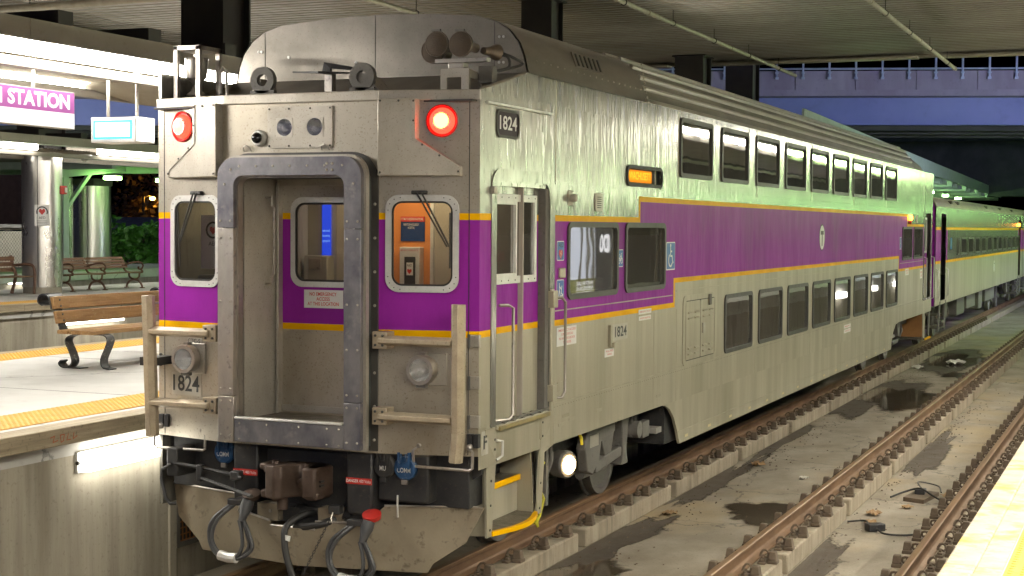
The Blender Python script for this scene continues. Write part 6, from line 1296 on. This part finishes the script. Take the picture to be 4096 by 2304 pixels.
def parked(label, x, y, mat):
    t = thing('parked_car', label, 'car', group='cars parked beyond the fence')
    MB().plate([(x, y - 2.1, .25), (x, y + 2.1, .25), (x, y + 2.15, .75), (x, y + 1.9, .85), (x, y + .9, .9), (x, y + .3, 1.40), (x, y - 1.2, 1.42), (x, y - 1.9, .95), (x, y - 2.15, .9)], -X, 1.7).build('body', mat, t, 35, .08)
    MB().plate([(x + .01, y + .75, .93), (x + .01, y + .28, 1.33), (x + .01, y - 1.15, 1.35), (x + .01, y - 1.6, .97)], -X, .01).build('side_glass', PANE, t)
    for q in (-1.3, 1.3): MB().lathe([(.32, -.1), (.32, .1), (.18, .12)], (x, y + q, .30), X, 18).build('wheel', RUB, t)
    for s in (1,): box('headlight', emit('car_light%d' % int(y), (1, .9, .7), 4), t, x - .3, x + .015, y + 2.08, y + 2.17, .6, .75); box('tail_light', emit('car_tail%d' % int(y), (1, .05, .03), 2.5), t, x - .3, x + .015, y - 2.17, y - 2.1, .62, .78)
    t.location.z = .95
parked('silver car parked beyond the fence beside the alarm column', -48, 43.5, pbr('car_silver', (.5, .5, .5), None, (.2, .3), .6)); parked('dark red car parked at the left edge beyond the fence', -50, 38.6, pbr('car_red', (.2, .02, .02), None, (.2, .3)))

ad = thing('advert_panel', 'large lakeside advert on the right platform, mirrored in the saloon windows', 'advert')
box('panel', ALU, ad, 7.5, 7.6, 17.2, 20.6, 1.35, 3.05); SKYP = emit('advert_sky', (.75, .8, .9), .45); box('sky_print', SKYP, ad, 7.495, 7.4995, 17.3, 19.2, 1.9, 2.98); box('ground_print', emit('advert_ground', (.30, .32, .10), .25), ad, 7.495, 7.4995, 17.3, 19.2, 1.45, 1.9); box('dark_print', emit('advert_dark', (.05, .05, .06), .2), ad, 7.495, 7.4995, 19.2, 20.5, 1.45, 2.98)  # advert prints glow by themselves so their image shows in the windows
for y in (18.3, 18.75, 19.0): box('tree_print', emit('advert_tree%d' % int(y * 10), (.10, .08, .02), .2), ad, 7.490, 7.4945, y, y + .14, 1.7, 2.98)
ADT = emit('advert_text', (1, 1, 1), .6)
for i, q in enumerate(('WITH 941 LAKES', 'EVERYONE CAN FIND', 'THEIR PIECE OF PARADISE.')): text('advert_lettering', q, .12, (7.489, 18.6, 1.80 - .11 * i), -Y, Z, ADT, ad, .01, .9)
text('advert_lettering', '00', .55, (7.489, 19.85, 2.6), -Y, Z, ADT, ad, .03, .7)
for y in (17.4, 20.4): box('panel_leg', DARKST, ad, 7.51, 7.59, y - .04, y + .04, 1.22, 1.35)
# ------------------------------------------------------------------ small things on the trackbed
dv = thing('cable_junction', 'dusty cable junction box lying between the bare rails', 'junction box'); MB().plate([(3.62, 8.2, -.40), (3.88, 8.1, -.40), (3.98, 8.75, -.40), (3.70, 8.85, -.40)], Z, .05).build('base_slab', CLIP, dv); MB().obox((3.78, 8.55, -.32), X, Y, Z, .12, .18, .06).build('box', IRON, dv, 35, .006)
MB().tube(bez([(3.45, 8.3, -.38), (3.6, 8.5, -.33), (3.78, 8.5, -.28), (3.95, 8.35, -.33), (4.2, 8.0, -.38)]), .012, 6).build('cable', RUB, dv); MB().tube(bez([(3.78, 8.6, -.29), (3.7, 8.95, -.27), (3.92, 9.1, -.33), (4.0, 8.8, -.36)]), .01, 6).build('cable', RUB, dv)
dv = thing('inline_connector', 'black inline connector on a thin cable between the bare rails', 'connector'); MB().obox((3.62, 6.15, -.355), Vector((.8, .6, 0)), Vector((-.6, .8, 0)), Z, .2, .12, .08).build('box', IRON, dv, 35, .008)
MB().tube(bez([(3.25, 6.5, -.385), (3.45, 6.5, -.36), (3.55, 6.2, -.36), (3.62, 6.15, -.355), (3.75, 5.95, -.38), (4.0, 6.0, -.385), (4.25, 6.35, -.385)]), .011, 6).build('cable', RUB, dv)
rr = random.Random(3)
LS = [('crumpled white plastic bag by the far puddle', 1.9, 28.2, .5, PAPER), ('crumpled white litter nearer the train by the far puddle', 1.2, 26.6, .35, PAPER), ('scrap of white paper on the trackbed in the middle', 2.15, 9.3, .14, PAPER), ('small white scrap near the middle rail', 2.6, 9.0, .16, PAPER), ('dry brown leaf by the concrete plinth', 1.25, 6.1, .2, LEAFD), ('dry leaf beside the middle plinth gap', 3.45, 7.1, .2, LEAFD), ('curled leaf on the trackbed beside the connector', 3.5, 6.55, .16, LEAFD), ('yellowed leaf lying along the plinth under the train skirt', 1.3, 10.2, .22, LEAFD), ('brown leaf right of the junction box', 4.15, 8.7, .3, LEAFD), ('small brown leaf below the junction box', 3.75, 7.7, .16, LEAFD)]
for lab, x, y, s, mt in LS:
    m = MB(); n = 7; c0 = len(m.v); pts = []
    for i in range(n):
        for j in range(n): pts.append((x + s * (i / (n - 1) - .5) * (1 - .5 * abs(j / 3 - 1)) + rr.uniform(-.03, .03) * s, y + s * 1.1 * (j / (n - 1) - .5) + rr.uniform(-.03, .03) * s, -.388 + rr.uniform(0, .22) * s))
    m.add(pts, [(i * n + j, i * n + j + 1, (i + 1) * n + j + 1, (i + 1) * n + j) for i in range(n - 1) for j in range(n - 1)]); tag(m.build('litter', mt, None, 60), lab, 'litter')
m = MB()
for i in range(900):
    k = rr.random(); x, y = (rr.gauss(1.25, .18), rr.uniform(-2, 28)) if k < .5 else ((rr.gauss(3.35, .12), rr.uniform(-1, 20)) if k < .75 else (rr.uniform(1.1, 4.2), rr.uniform(-1, 25)))
    if x < 1.02 or 2.7 < x < 3.22 or x > 4.2: continue
    s = rr.uniform(.005, .016); m.add([(x - s, y - s, -.398), (x + s, y - s * .5, -.398), (x + s * .3, y + s, -.398), (x, y, -.398 + s)], [(0, 1, 3), (1, 2, 3), (2, 0, 3)])
stuff(m.build('grit', CLIP, None, 0), 'loose dark grit scattered along the concrete plinths', 'grit')
tg = thing('red_graffiti', 'orange red scribble sprayed on the timber platform edge', 'graffiti'); MB().strokes((-1.7485, -1.15, 1.215), Y, Z, X, [[(.0, .02), (.05, .03), (.03, -.02), (.09, -.01)], [(.13, -.03), (.12, .03), (.17, .03), (.16, -.02), (.13, -.03)], [(.22, .03), (.20, -.02), (.25, -.02)], [(.29, .03), (.28, -.02), (.33, .0)]], .008, .001).build('scribble', pbr('graffiti_paint', (.45, .12, .05), None, (.6, .7)), tg)

# no object deeper than thing > part > sub-part
def depth(o):
    d = 1
    while o.parent: o = o.parent; d += 1
    return d
for o in list(sc.objects):
    while depth(o) > 3: o.parent = o.parent.parent
